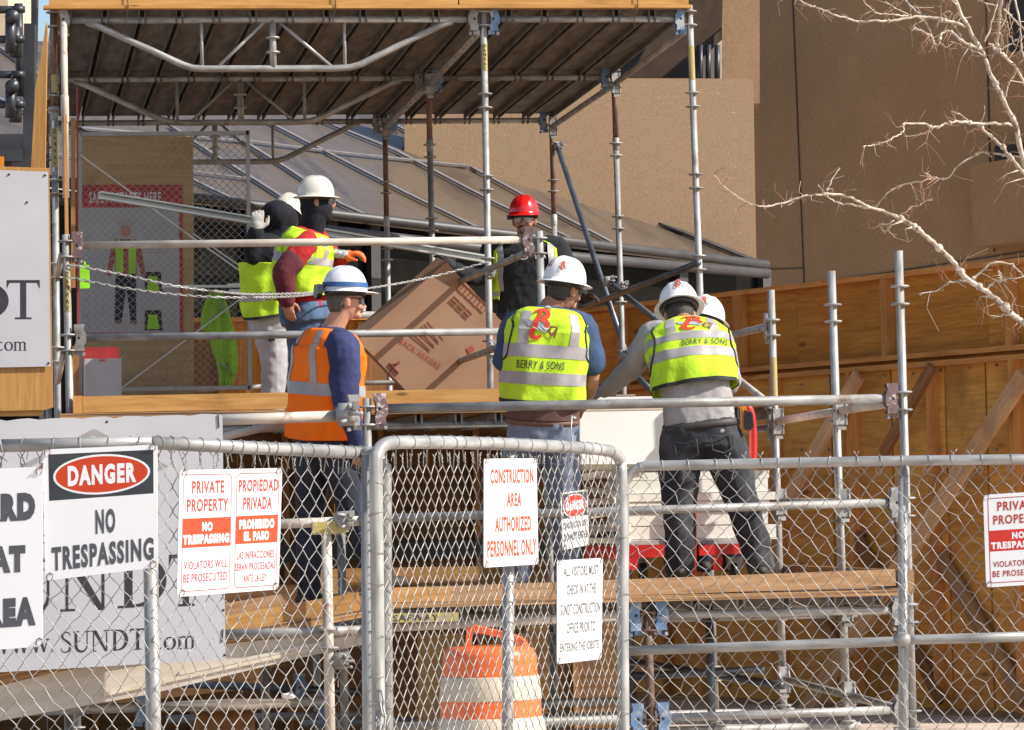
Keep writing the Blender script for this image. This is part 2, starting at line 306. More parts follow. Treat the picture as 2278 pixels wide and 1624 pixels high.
# lettering ----------------------------------------------------------
_tc = {}
def txt(s, bold=0, shear=0):
    k = (s, bold, shear)
    if k not in _tc:
        cu = bpy.data.curves.new('t', 'FONT'); cu.body = s; cu.offset = bold; cu.shear = shear; cu.resolution_u = 3; cu.space_character = 1.1+bold*2
        o = bpy.data.objects.new('t', cu); COL.objects.link(o); dg = bpy.context.evaluated_depsgraph_get(); dg.update()
        me = o.evaluated_get(dg).to_mesh()
        vs = np.array([v.co[:2] for v in me.vertices]); fs = [tuple(p.vertices) for p in me.polygons]
        lo, hi = vs.min(0), vs.max(0); vs = (vs-lo)/(hi-lo)
        bpy.data.objects.remove(o); bpy.data.curves.remove(cu); _tc[k] = (vs, fs)
    return _tc[k]
def put_text(mb, s, fmap, x0, x1, y0, y1, bold=0, mi=0, shear=0, sub=0):
    vs, fs = txt(s, bold, shear)                                   # y0 = top, y1 = bottom in fmap's coordinates
    mb.add([fmap(x0+(x1-x0)*a, y1+(y0-y1)*b) for a, b in vs], fs, None, mi)
def ribbon(pts, ws):
    pts = [np.array(p, float) for p in pts]; n = len(pts); out = []
    for i in range(n):
        t = pts[min(i+1, n-1)]-pts[max(i-1, 0)]; t /= np.linalg.norm(t)+1e-9; q = np.array((-t[1], t[0]))*ws[i]/2
        out.append((pts[i]+q, pts[i]-q))
    return [(out[i][0], out[i][1], out[i+1][1], out[i+1][0]) for i in range(n-1)]
def arc(cx, cy, rx, ry, a0, a1, n=14): return [(cx+rx*math.cos(R(a0+(a1-a0)*i/n)), cy+ry*math.sin(R(a0+(a1-a0)*i/n))) for i in range(n+1)]
def rect(x0, x1, y0, y1): return [((x0, y0), (x1, y0), (x1, y1), (x0, y1))]
def serif_glyph(ch):
    """strokes of an old-style serif letter, cap height 1, baseline 0; returns (polygons, advance)"""
    T, h = .15, .045; q = []
    st = lambda x, y0=0, y1=1, w=T: q.append(rect(x, x+w, y0, y1))
    sf = lambda x0, x1, y: q.append(rect(x0, x1, y, y+h))
    if ch == 'T': st(.33); sf(.2, .61, 0); q.append(rect(0, .81, .93, 1)); q.append([((0, .93), (.07, .93), (.0, .78))]); q.append([((.74, .93), (.81, .93), (.81, .78))]); return q, .86
    if ch == 'D':
        st(.12); sf(0, .3, 0); sf(0, .3, 1-h); a = arc(.34, .5, .46, .46, -90, 90, 18)
        q.append(ribbon([(.2, .035)]+a+[(.2, .965)], [.05]+[.05+.13*math.cos(R(-90+10*i))**1.2 if abs(-90+10*i) < 90 else .05 for i in range(19)]+[.05])); return q, .95
    if ch == 'N': st(.1, 0, 1, .055); sf(0, .28, 0); sf(-.02, .2, 1-h); q.append([((.07, 1), (.26, 1), (.84, 0), (.72, 0))]); st(.78, 0, 1, .055); sf(.66, .96, 1-h); return q, 1.0
    if ch == 'U': q.append(ribbon([(.17, 1), (.17, .35)]+arc(.46, .33, .29, .3, 180, 360, 14)+[(.75, 1)], [T, T]+[T-.1*i/14 for i in range(15)]+[.055])); sf(.02, .34, 1-h); sf(.62, .9, 1-h); return q, .93
    if ch == 'S':
        p = [(.52, .78), (.5, .9), (.4, .965), (.3, .975), (.17, .93), (.1, .8), (.13, .67), (.25, .57), (.4, .48), (.5, .38), (.53, .25), (.45, .1), (.32, .03), (.2, .03), (.08, .1), (.05, .24)]
        q.append(ribbon(p, [.03, .04, .05, .06, .09, .12, .14, .16, .16, .15, .13, .09, .06, .05, .04, .03])); return q, .62
    if ch == 'w':
        for x in (0, .3): q.append([((.03+x, .6), (.15+x, .6), (.27+x, 0), (.19+x, 0))]); q.append([((.34+x, .6), (.38+x, .6), (.25+x, 0), (.21+x, 0))])
        sf(-.02, .2, .57); sf(.27, .5, .57); sf(.6, .74, .57); return q, .76
    if ch == 'c': a = arc(.24, .3, .2, .28, 50, 320, 16); q.append(ribbon(a, [.04+.08*math.sin(math.pi*i/16) for i in range(17)])); return q, .48
    if ch == 'o': a = arc(.26, .3, .21, .28, 0, 360, 24); q.append(ribbon(a, [.04+.07*abs(math.cos(R(15*i))) for i in range(25)])); return q, .55
    if ch == 'm':
        for x in (.06, .34, .62): st(x, 0, .5, .09); sf(x-.05, x+.14, 0)
        q.append(rect(.06, .15, .4, .6)); sf(.0, .1, .56)
        for x in (.1, .38): q.append(ribbon([(x+.02, .45)]+arc(x+.16, .45, .14, .13, 150, 0, 8), [.03]+[.05+.01*i/2 for i in range(9)]))
        return q, .84
    if ch == '.': q.append([tuple(arc(.08, .06, .06, .06, 0, 330, 10))]); return q, .2
    return q, .3
def put_serif(mb, s, fmap, x0, x1, y0, y1, track=.0, mi=0, caps=1.0):
    polys = []; x = 0
    for ch in s:
        q, a = serif_glyph(ch); polys += [[[(px+x, py) for px, py in p] for p in grp] for grp in q]; x += a+track
    W_ = x-track
    for i, grp in enumerate(polys):
        for p in grp: mb.add([fmap(x0+(x1-x0)*px/W_, y1+(y0-y1)*py, .0004*(i % 5)) for px, py in p], [tuple(range(len(p)))], None, mi)
# ================================================================== setting
mb = MB(); mb.add([(-150, -60, 0), (150, -60, 0), (150, 300, 0), (-150, 300, 0)], [(0, 1, 2, 3)])
o = mb.build('ground', M['ground']); tag(o, 'pale pinkish concrete paving under the scaffold', 'ground', kind='structure')
# --- building on the right: shaded wall, lit balcony parapet, dark recess
bt = thing('concrete_building', 'large tan aggregate concrete building with a balcony parapet behind the scaffold', 'building', CXY(4, 38))
wA, wB = P(1675, 600, 41.2), P(2278, 600, 38.2); wA.z = wB.z = 0
wd = (wB-wA).normalized(); wn = V((wd.y, -wd.x, 0))
if wn.dot(CAM-wA) < 0: wn = -wn
wall_pt = lambda u, v, off=0: PPL(u, v, wA+wn*off, wn)
mb = MB(); w0 = wA-wd*.3; w1 = wB+wd*1.2
mb.prism([w0+Z1*z for z in (0,)]+[w1, w1+Z1*12, w0+Z1*12], -wn*.8)
mb.build('wall', M['concrete2'], bt)
mb = MB()
def strip(mb, pts, w, off, fn, mi=0):
    ps = [fn(u, v, off) for u, v in pts]
    for a, b in zip(ps, ps[1:]): mb.bar(a, b, .012, w, wn, mi)
strip(mb, [(1763, -30), (1790, 640)], .022, .001, wall_pt)
strip(mb, [(1690, 650), (1800, 633), (2280, 560)], .03, .001, wall_pt)
strip(mb, [(1676, 600), (1790, 596)], .02, .001, wall_pt); strip(mb, [(1796, 632), (1800, 700)], .02, .001, wall_pt)
strip(mb, [(2194, -30), (2203, 350), (2213, 560)], .03, .001, wall_pt)
mb.build('panel_joint', M['joint'], bt)
mb = MB(); a, b, c, d = [wall_pt(u, v) for u, v in ((2206, 372), (2330, 350), (2330, 535), (2214, 552))]
mb.prism([a, b, c, d], wn*.35); mb.build('balcony_block', M['concrete2'], bt)
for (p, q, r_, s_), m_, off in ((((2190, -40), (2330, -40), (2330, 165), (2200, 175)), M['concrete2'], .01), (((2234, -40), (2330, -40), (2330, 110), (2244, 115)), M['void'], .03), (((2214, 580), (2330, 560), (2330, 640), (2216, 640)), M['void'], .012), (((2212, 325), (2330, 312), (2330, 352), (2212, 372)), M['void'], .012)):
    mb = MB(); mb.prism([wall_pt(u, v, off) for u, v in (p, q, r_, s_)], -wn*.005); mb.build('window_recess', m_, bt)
# parapet, lit
fn_ = -_f0; pp = CXY(0, 36); par = lambda u, v, off=0: PPL(u, v, pp+fn_*off, fn_)
mb = MB(); mb.prism([par(900, 172), par(1665, 175), par(1674, 179), par(1676, 190), par(1690, 1000), par(900, 1000)], _f0*.3)
mb.build('parapet', M['concrete'], bt)
mb = MB(); mb.bar(par(1400, 600, .002), par(1690, 603, .002), .01, .02, fn_); mb.build('panel_joint', M['joint'], bt)
mb = MB(); a = CXY(0, 39.6); f39 = lambda u, v: PPL(u, v, a, fn_)
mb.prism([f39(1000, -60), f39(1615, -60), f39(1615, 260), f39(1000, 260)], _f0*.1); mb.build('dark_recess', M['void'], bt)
mb = MB(); a2 = CXY(0, 37.2); f37 = lambda u, v: PPL(u, v, a2, fn_)
mb.prism([f37(1606, -60), f37(1690, -60), f37(1690, 230), f37(1606, 230)], _f0*1.5); mb.build('column', M['concrete2'], bt)
mb = MB()
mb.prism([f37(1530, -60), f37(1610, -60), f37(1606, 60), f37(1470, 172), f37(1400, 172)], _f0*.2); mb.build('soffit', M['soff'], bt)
mb = MB()
for u in (1558, 1576, 1596): mb.tube(f37(u, 100), f37(u, 200), .03, 6)
mb.build('railing', M['blacksteel'], bt)
mb = MB(); mb.prism([f37(1556, 135), f37(1610, 85), f37(1610, 180), f37(1556, 180)], _f0*.05); mb.build('back_wall', M['cream'], bt)
# --- skylight
sk = thing('atrium_skylight', 'long sloping dusty glass skylight with grey mullions behind the scaffold', 'skylight', CXY(-1, 34))  # no dust on the glass: its colour patches stand in for reflections
e0, e1, e2 = P(556, 457, 32.8), P(1705, 592, 35.8), P(556, 100, 38.5)
sn = (e1-e0).cross(e2-e0).normalized()
if sn.dot(CAM-e0) < 0: sn = -sn
sp = lambda u, v, off=0: PPL(u, v, e0+sn*off, sn)
ex_ = (e1-e0).normalized()
mb = MB(); mb.prism([sp(-90, 381), sp(556, 457), sp(1705, 592), sp(1480, 500), sp(985, 262), sp(880, 215), sp(500, 120), sp(100, 92), sp(-90, 80)], -sn*.05)
mb.build('glazing', M['skyl'], sk)
def mull(pts, w, name='mullion', m=M['mull']):
    mb = MB(); ps = [sp(u, v, .03) for u, v in pts]
    for a, b in zip(ps, ps[1:]): mb.bar(a, b, w*.6, .02, sn)
    mb.build(name, m, sk)
for p in ([(985, 262), (1480, 500), (1705, 590)],): mull(p, .16, 'hip_rail', M['mulldk'])
for p in ([(590, 268), (740, 345), (905, 430), (1100, 525)], [(700, 262), (880, 335), (1100, 450), (1290, 540)], [(840, 255), (1000, 345), (1220, 465), (1400, 560)],
          [(520, 300), (640, 375), (760, 455), (860, 497)], [(380, 280), (470, 340), (560, 395), (690, 478)], [(180, 290), (320, 345), (470, 420), (560, 462)],
          [(0, 105), (35, 130), (100, 175)], [(-60, 190), (60, 250), (180, 300)]): mull(p, .075)
mull([(180, 285), (560, 315), (760, 340), (1000, 365), (1300, 398)], .07)
mull([(-60, 320), (0, 326), (180, 352), (556, 398)], .05)
gd = (sp(556, 457)-sp(1705, 592)).normalized()
def eave(pts, r, dz, name, m):
    mb = MB(); mb.path([sp(u, v, .1)+Z1*dz for u, v in pts], r, 10); mb.build(name, m, sk)
eave([(-90, 381), (556, 460), (1140, 527), (1708, 594)], .045, .02, 'eave_flashing', M['mulldk'])
eave([(-90, 418), (556, 493), (1140, 560), (1708, 609)], .05, 0, 'gutter', M['mulldk'])
# window wall under the eave
ww = V(((e1-e0).x, (e1-e0).y, 0)).normalized(); wwn = V((ww.y, -ww.x, 0))
if wwn.dot(CAM-e0) < 0: wwn = -wwn
wp = lambda u, v, off=0: PPL(u, v, e0-wwn*.25+wwn*off, wwn)
mb = MB(); mb.prism([wp(-90, 398), wp(1708, 592), wp(1708, 960), wp(-90, 960)], -wwn*.05); mb.build('window_glass', M['glassdk'], sk)
for u, v in ((735, 490), (830, 500), (1268, 560), (1515, 590), (1700, 600), (330, 440), (560, 470)):
    mb = MB(); mb.bar(wp(u, v, .05), wp(u+4, 900, .05), .1, .1, wwn); mb.build('window_mullion', M['mulldk'], sk)
# --- cream tower far left
mb = MB(); a, b = CXY(-7.9, 50), CXY(-6.93, 50); mb.prism([a, b, b+Z1*14, a+Z1*14], _f0*3)
o = mb.build('cream_building', M['cream'], None, tuple((a+b)/2)); tag(o, 'cream rendered building against the sky at the far left', 'building')
# --- plywood hoarding right
hA, hB = P(1300, 1000, 31.9), P(2278, 1000, 26.7); hA.z = hB.z = 0
hd = (hB-hA).normalized(); hn = V((hd.y, -hd.x, 0))
if hn.dot(CAM-hA) < 0: hn = -hn
hp = lambda u, v, off=0: PPL(u, v, hA+hn*off, hn)
ho = thing('plywood_hoarding', 'tall plywood hoarding with timber studs and leaning braces at the right', 'fence', tuple(hB))
def hpt(s, z, off=0): return hA+hd*s+hn*off+Z1*z
HL = (hB-hA).length; ss = lambda u, v=1000: (hp(u, v)-hA).dot(hd)
ztop = hp(1800, 641).z; zmid = hp(1800, 825).z
q = MB(); q.prism([hpt(ss(1250), .02, -.03), hpt(HL+.8, .02, -.03), hpt(HL+.8, ztop, -.03), hpt(ss(1250), ztop, -.03)], -hn*.01); q.build('backing', M['ink'], ho)  # black sheet added behind the plywood to stop sun leaking through gaps
mb = MB(); x = ss(1250); k = 0
while x < HL+.75:
    w = 2.44 if k else 1.2; x2 = min(x+w, HL+.8)
    q = MB(); q.prism([hpt(x+.004, zmid), hpt(x2, zmid), hpt(x2, ztop), hpt(x+.004, ztop)], -hn*.018); q.build('upper_plywood', M['ply'], ho)
    x = x2; k += 1
for u0, u1 in ((1250, 1560), (1562, 1716), (1718, 1850), (1852, 1985), (1987, 2105), (2107, 2196), (2198, 2420)):
    a, b = ss(u0), min(ss(u1), HL+.8); q = MB()
    q.prism([hpt(a+.006, .02), hpt(b-.006, .02), hpt(b-.006, zmid), hpt(a+.006, zmid)], -hn*.018); q.vert = 1
    q.g = [(g[1], g[0], g[2]) for g in q.g]
    q.build('plywood_sheet', M['plylow'], ho)
def hrail(z, w=.04, h=.09, off=.046, name='rail'):
    q = MB(); q.bar(hpt(ss(1250), z, off), hpt(HL+.8, z, off), w if 0 else h, w, Z1); q.build(name, M['stud'], ho)
q = MB(); q.box((hpt(ss(1250), ztop+.02, .03)+hpt(HL+.8, ztop+.02, .03))/2, (hd, hn, Z1), (HL+.8-ss(1250), .1, .04)); q.build('top_plate', M['stud'], ho)
for z in (zmid+.045, zmid-.025):
    q = MB(); q.box((hpt(ss(1250), z, .046)+hpt(HL+.8, z, .046))/2, (hd, hn, Z1), (HL+.8-ss(1250), .088, .04)); q.build('mid_plate', M['stud'], ho)
q = MB(); q.box((hpt(ss(1250), .02, .046)+hpt(HL+.8, .02, .046))/2, (hd, hn, Z1), (HL+.8-ss(1250), .088, .04)); q.build('sole_plate', M['boardgrey'], ho)
for u in (1395, 1657, 1985, 2262):
    s_ = ss(u, 730); q = MB(); q.box(hpt(s_, (zmid+.065+ztop)/2, .046), (Z1, hd, hn), (ztop-zmid-.065, .09 if u == 1657 else .06, .088)); q.build('stud', M['stud'], ho)
for u in (1480, 1560, 1735, 1906, 2085, 2270):
    s_ = ss(u, 900); q = MB(); q.box(hpt(s_, (.04+zmid-.045)/2, .046), (Z1, hd, hn), (zmid-.085, .05, .088)); q.build('stud', M['stud'], ho)
def hbrace(p, q_, o0, o1, w=.09, t=.04, m='brace'):
    a, b = hp(p[0], p[1], o0), hp(q_[0], q_[1], o1); q = MB(); q.bar(a, b, t, w, hn.cross(b-a)); q.build('brace', M[m], ho)
hbrace((2278, 835), (1790, 1585), .14, .5, .14, .045); hbrace((1910, 835), (1735, 1140), .14, .3, .12)
hbrace((2092, 1240), (2280, 1560), .05, .09, .12, .04, 'boardgrey'); hbrace((2073, 815), (1965, 1010), .11, .13, .09, .04, 'plydark')
hbrace((1905, 1190), (2095, 1560), .05, .08, .1, .04, 'plydark'); hbrace((1815, 1370), (1880, 1470), .05, .08, .1, .04, 'boardgrey')
for u in list(range(1720, 2278, 62)):
    for v in (1255-.045*(u-1720), 862-.1*(u-1720), 1000): q = MB(); q.ball(hp(u, v, .012), AX, (.012, .012, .012), 6, 4); q.build('bolt', M['galv'], ho)
# ================================================================== scaffolding
YA, YB, YC, YD, YE = 19.7, 23.0, 25.65, 28.7, 31.75
PXC = {YC: [((118.5, 44), (127, 800)), ((1075.5, 44), (1088, 700)), ((1534.5, 44), (1557, 640))], YD: [None, ((953, 175), (968, 850)), ((1366, 175), (1387, 860))], YE: [None, ((856, 270), (863, 650)), ((1227, 268), (1233, 500))]}
GX = {0: PY(118.5, 44, YC).x, 1: PY(1075.5, 44, YC).x, 2: PY(1534.5, 44, YC).x}; print(GX)
def cpost(Y, i, z):
    q = PXC[Y][i]
    if q is None: q = PXC[YC][0]; a, b = PY(*q[0], YC), PY(*q[1], YC); a.y = b.y = Y
    else: a, b = PY(*q[0], Y), PY(*q[1], Y)
    d = (a-b)/(a.z-b.z); return b+d*(z-b.z)
TR = .0245
def rings(post, mb_, cx, cy, z0, zlo, zhi, pitch=.597, gap=.1, m='galv', lean=0):
    z = z0
    while z > zlo:
        for dz in (0, -gap):
            if zlo < z+dz < zhi:
                q = MB(); q.lathe([(.028, -.005), (.05, -.006), (.055, 0), (.05, .006), (.028, .005)], V((cx, cy, z+dz)), AX, 18); q.build('rosette_ring', M[m], post)
        z -= pitch
def post(par, p0, p1, m, ring_v=None, name='post', r=TR, zmin=None, mr='galv', top_m=None, split=None):
    """p0 bottom, p1 top (points); rings at pitch below the first ring height"""
    mb = MB()
    if split:
        t = (split-p0.z)/(p1.z-p0.z); ps = p0.lerp(p1, t); mb.tube(p0, ps, r, 14); mb.tube(ps, p1, r*.97, 14, mi=1); mb.lathe([(r*1.03, -.1), (r*1.14, -.09), (r*1.14, 0), (r, .003)], ps, AX, 14)
        o = mb.build(name, [M[m], M[top_m]], par)
    else: mb.tube(p0, p1, r, 14); o = mb.build(name, M[m], par)
    if ring_v is not None:
        z = ring_v
        while z > p0.z+.02:
            for dz in (0, -.1):
                zz = z+dz
                if p0.z+.02 < zz < p1.z:
                    c = p0.lerp(p1, (zz-p0.z)/(p1.z-p0.z)); q = MB()
                    q.lathe([(r, -.007), (.046, -.0065), (.0535, -.003), (.0535, .003), (.046, .0065), (r, .007)], c, AX, 18, cap=False); q.build('rosette_ring', M[mr], o)
            z -= .597
    return o
def head(par, c, d, m, flip=1):
    """ledger head: cheek plates round a post's pair of rings, wedge lug below; d points along the ledger away from the post"""
    d = d.normalized(); a = d.cross(Z1).normalized(); mb = MB()
    k = c+d*.07
    for s_ in (-1, 1): mb.prism([k+a*(.027*s_)+d*x+Z1*z for x, z in ((-.03, .085), (.035, .085), (.03, .05), (.045, .02), (.045, -.03), (.03, -.05), (.035, -.085), (-.025, -.085), (-.03, -.05), (-.02, -.02), (-.02, .02), (-.03, .05))], a*(.008*s_))
    mb.box(k+d*.02, (d, a, Z1), (.012, .054, .165))
    mb.box(k+Z1*-.095-d*.015, (d, a, Z1), (.045, .03, .03)); mb.box(k+Z1*-.105+d*.03, (d, a, Z1), (.018, .05, .02))
    mb.tube(k-a*.037+Z1*.0, k+a*.037, .009, 8, mi=1)
    return mb.build('ledger_head', [M[m], M['ink']], par)
def ledger(par, p0, p1, m='galv', r=TR, heads=('galv', 'galv'), name='ledger', gap=.1):
    d = (p1-p0).normalized(); mb = MB(); mb.tube(p0+d*gap, p1-d*gap, r, 14); o = mb.build(name, M[m], par)
    if heads[0]: head(o, p0, d, heads[0])
    if heads[1]: head(o, p1, -d, heads[1])
    return o
def clamp(par, c, m='galv', s=1.0):
    mb = MB(); r = random.Random(int(c.x*1000))
    mb.lathe([(.03*s, -.03*s), (.042*s, -.028*s), (.042*s, .028*s), (.03*s, .03*s)], c, (Y1, Z1, X1), 12)
    mb.lathe([(.03*s, -.028*s), (.04*s, -.026*s), (.04*s, .026*s), (.03*s, .028*s)], c+V((0, -.02, 0)), AX, 12)
    for k in range(3): mb.tube(c+V((r.uniform(-.03, .03), -.04, .02*(k-1)))*s, c+V((r.uniform(-.06, .06), -.085, .03*(k-1)))*s, .008*s, 6)
    mb.box(c+V((.03, -.05, .03))*s, AX, (.025*s, .025*s, .03*s)); return mb.build('coupler', M[m], par)
def truss(par, p0, p1, m, hm):
    """double-chord truss ledger between two posts"""
    d = (p1-p0); L = d.length; d.normalize(); t = lambda x, z: p0+d*(x*L)+Z1*z
    mb = MB(); mb.tube(t(.033, 0), t(.967, 0), TR, 14); dz = -.352
    mb.path([t(.075, -.012), t(.1, -.04), t(.295, dz+.03), t(.318, dz+.006), t(.35, dz), t(.65, dz), t(.685, dz+.006), t(.71, dz+.03), t(.9, -.04), t(.925, -.012)], TR, 12)
    o = mb.build('truss_ledger', M[m], par)
    for x in (.34, .672): q = MB(); q.tube(t(x, 0), t(x, dz), .0125, 8); q.build('truss_web', M[m], o)
    for x0, x1 in ((.485, .372), (.522, .645)): q = MB(); q.tube(t(x0, -.02), t(x1, dz), .0125, 8); q.build('truss_web', M[m], o)
    q = MB(); q.tube(t(.505, 0), t(.505, dz), TR, 12)
    for z in (-.13, -.235): q.lathe([(TR, -.006), (.05, -.006), (.05, .006), (TR, .006)], t(.505, z), AX, 16, cap=False)
    q.build('truss_spigot', M[m], o)
    head(o, p0, d, hm[0]); head(o, p1, -d, hm[1]); return o
zC = PY(605, 44, YC).z; print('zC', zC, 'zD', PY(541, 175, YD).z, 'zE', PY(483, 272, YE).z)
zCan = zC
can = thing('canopy_scaffold', 'tall galvanised scaffold bay carrying the overhead plank canopy', 'scaffold', (2.9, YC, 0))
zl = {YC: PY(605, 44, YC).z, YD: PY(541, 175, YD).z, YE: PY(483, 272, YE).z}
zfl = PY(900, 925, YB).z                       # landing floor level
print('landing', zfl)
lean = .02
for Y in (YC, YD, YE):
    for i in (0, 1, 2):
        x = GX[i]; z1 = zl[Y]+.1
        if Y == YC: m, tm, sp_ = 'galv', ('rusty' if i == 0 else 'galv'), (zl[Y]-.62 if i == 0 else None)
        else: m, tm, sp_ = 'galv', 'rusty', zl[Y]-(.5 if Y == YD else .85)
        post(can, cpost(Y, i, 0), cpost(Y, i, z1), m, zl[Y]+.055, top_m=tm, split=sp_)
    tm = {YC: 'galvclean', YD: 'galv', YE: 'galv'}[Y]
    truss(can, cpost(Y, 0, zl[Y]), cpost(Y, 1, zl[Y]), tm, ('galvclean', 'galv'))
    ledger(can, cpost(Y, 1, zl[Y]), cpost(Y, 2, zl[Y]), tm, heads=('bluepaint', 'bluepaint'))
a_, b_ = PY(141.5, 46, YC-.06), PY(147, 440, YC-.06); q = MB(); q.tube(a_, b_, .024, 12); q.lathe([(.025, -.1), (.029, -.09), (.029, .09), (.025, .1)], a_.lerp(b_, .5), AX, 14); q.build('inner_post', M['beige'], can)
for Ya, Yb in ((YC, YD), (YD, YE)):
    for i in (0, 1, 2): ledger(can, cpost(Ya, i, zl[Ya]-.06), cpost(Yb, i, zl[Yb]-.06), 'galv', heads=(None, 'galv'), name='side_ledger')
# planks of the canopy
nP = 17; x0, x1 = GX[0]+.1, GX[2]-.02
for Ya, Yb in ((YC, YD), (YD, YE)):
    za, zb = zl[Ya]+TR, zl[Yb]+TR; w = (x1-x0)/nP
    for k in range(nP):
        xa = x0+k*w; c = xa+w/2; q = MB()
        y0_, y1_ = Ya+(.03 if Ya == YD else -.06), Yb+(.03 if Yb == YE else 0)
        q.bar(V((c, y0_, za+.055)), V((c, y1_, zb+.055)), w-.02, .03, X1.cross(Y1))
        o = q.build('deck_plank', M['planku'], can)
        q = MB()
        for s_ in (-1, 1):
            xx = c+s_*(w/2-.022)
            q.bar(V((xx, y0_+.03, za+.02)), V((xx, y1_-.03, zb+.02)), .014, .05, Z1)
            q.box(V((xx, Ya-.0, za-.0)), AX, (.01, .06, .1)); q.box(V((xx, Yb, zb-.005)), AX, (.01, .05, .1))
        q.build('plank_rail', M['plankrail'], o)
# timber front edge of the canopy
q = MB(); zt = zl[YC]+.1
q.abox(GX[0]-.03, GX[1]-.2, YC-.12, YC-.08, zt-.01, zt+.24); q.abox(GX[1]-.19, GX[2]-.03, YC-.12, YC-.08, zt-.01, zt+.24); q.build('toe_board', M['board'], can)
q = MB(); q.abox(GX[0]-.07, GX[2]-.01, YC-.13, YC-.04, zt-.035, zt-.012); q.build('timber_strip', M['board'], can)
q = MB(); q.abox(GX[0]+.02, GX[2]-.04, YC-.05, YE+.05, zt+.0, zt+.02); q.build('plywood_cover', M['plydark'], can)
for u in (335, 1030, 2585/1.755*1): pass
for x in (1.12, 2.6, 4.8):
    q = MB(); q.path([V((x, YC-.135, zt+.2)), V((x+.01, YC-.137, zt-.03)), V((x-.005, YC-.05, zt-.1)), V((x, YC-.04, zt-.17))], .004, 5); q.build('tie_wire', M['rusty'], can)
# braces on the canopy scaffold
def pipe(par, a, b, r=TR, m='galv', name='brace', cl=(None, None)):
    q = MB(); q.tube(a, b, r, 12); o = q.build(name, M[m], par)
    for c_, e in zip(cl, (a, b)):
        if c_: clamp(o, e, c_)
    return o
pipe(can, PY(1240, 325, YE-.06), PY(1402, 815, YD-.07), m='darkpipe', cl=('galv', None))
pipe(can, PX(1302, 684, GX[2]-.06)+V((0, 0, 0)), PX(1553, 585, GX[2]-.06), m='darkpipe', name='guard_rail')
pipe(can, PY(1352, 626, YD-.1), PY(1476, 724, YD-.9), m='darkpipe', cl=('galv', None)); pipe(can, PY(1392, 812, YD-.15), PY(1452, 872, YD-.6), m='darkpipe')
clamp(can, PY(1382, 640, YD), 'galv', 1.2); clamp(can, PY(1386, 790, YD), 'galv', 1.2)
q = MB(); q.box(PY(1388, 880, YD), AX, (.16, .16, .012)); q.build('base_plate', M['galv'], can)
pipe(can, PX(1197, 552, GX[1]-.02), PX(972, 648, GX[1]-.02), r=.024, m='galv', name='guard_rail'); pipe(can, PX(1165, 752, GX[1]-.02), PX(972, 822, GX[1]-.02), r=.024, m='galv', name='guard_rail')
pipe(can, PY(985, 630, YD-.08), PY(1075, 735, YD-.3), r=.02, m='galv'); pipe(can, PY(992, 795, YD-.08), PY(1045, 868, YD-.3), r=.022, m='galv')
for u, v in ((968, 648), (1089, 610), (966, 815), (1092, 770)): clamp(can, PX(u, v, GX[1]-.03), 'galv', .9)
# labels on posts
def stripe_label(par, mk, m, pts, w, Y, text=None, ax_=None):
    a, b = PY(*pts[0], Y), PY(*pts[1], Y)
    if ax_: a, b = ax_(a.z), ax_(b.z)
    a, b = a-Y1*.0262, b-Y1*.0262; q = MB(); d = b-a; ax = d.cross(Y1).normalized()
    n = 8
    for k in range(n):
        q0, q1 = -.9+1.8*k/n, -.9+1.8*(k+1)/n
        f = lambda e, t: a+d*t+ax*(math.sin(e)*.0258)+Y1*(.026-math.cos(e)*.0262)
        q.add([f(q0, 0), f(q1, 0), f(q1, 1), f(q0, 1)], [(0, 1, 2, 3)])
    q.build('yellow_label', M['yellow'], par)
    if text:
        q = MB(); n = len(text)
        for i, ch in enumerate(text):
            t0 = (i+.18)/n; t1 = (i+.82)/n
            put_text(q, ch, lambda x, y: a+d*y+ax*(-x)*.5+Y1*(-.0012), -.022, .022, t0, t1, .01)
        q.build('label_lettering', M['ink'], par)
for i, v0, v1, tx_ in ((0, 283, 370, 'SAFWAY'), (0, 165, 205, None), (1, 100, 160, 'SAFWAY'), (2, 105, 182, None)): stripe_label(can, None, None, ((500, v0), (500, v1)), .02, YC, tx_, lambda z: cpost(YC, i, z))
# ---- landing scaffold (middle level)
lan = thing('landing_scaffold', 'middle landing scaffold with two guard rails in front of the mesh gate', 'scaffold', (2.1, YB, 0))
pb0 = PY(146.5, 522, YB); pb1 = PY(1199.5, 514, YB)
post(lan, V((pb0.x+.02, YB, 0)), V((pb0.x, YB, pb0.z)), 'galv', PY(147, 537, YB).z); post(lan, V((pb1.x+.03, YB, 0)), V((pb1.x, YB, pb1.z)), 'galv', PY(1200, 530, YB).z)
ledger(lan, PY(147, 546, YB), PY(1200, 533, YB), 'beige', .0245, ('purple', 'purple'), 'guard_rail'); ledger(lan, PY(151, 752, YB), PY(1204, 736, YB), 'galv', .0245, ('galv', 'galv'), 'guard_rail')
ledger(lan, PY(150, 962, YB), PY(1206, 940, YB), 'galv', .0245, ('galv', 'galv'))
zt0 = PY(160, 880, YB-.05).z
q = MB(); a, b = PY(184, 881, YB-.05), PY(1113, 863, YB-.05); q.bar(a-Z1*.055, b-Z1*.055, .038, .105, Z1); q.build('toe_board', M['board'], lan)
q = MB(); a, b = PY(162, 881, YB-.055), PY(183, 880.6, YB-.055); q.bar(a-Z1*.055, b-Z1*.055, .05, .11, Z1); q.build('toe_board', M['board'], lan)
zf = PY(600, 913, YB).z
q = MB(); q.abox(.55, 5.3, YB-.07, YE+.2, zf-.035, zf-.002); q.build('plywood_deck', M['plydark'], lan)
q = MB(); q.abox(.54, 3.9, YB-.09, YB-.072, zf-.04, zf); q.build('plywood_edge', M['plyedge'], lan)
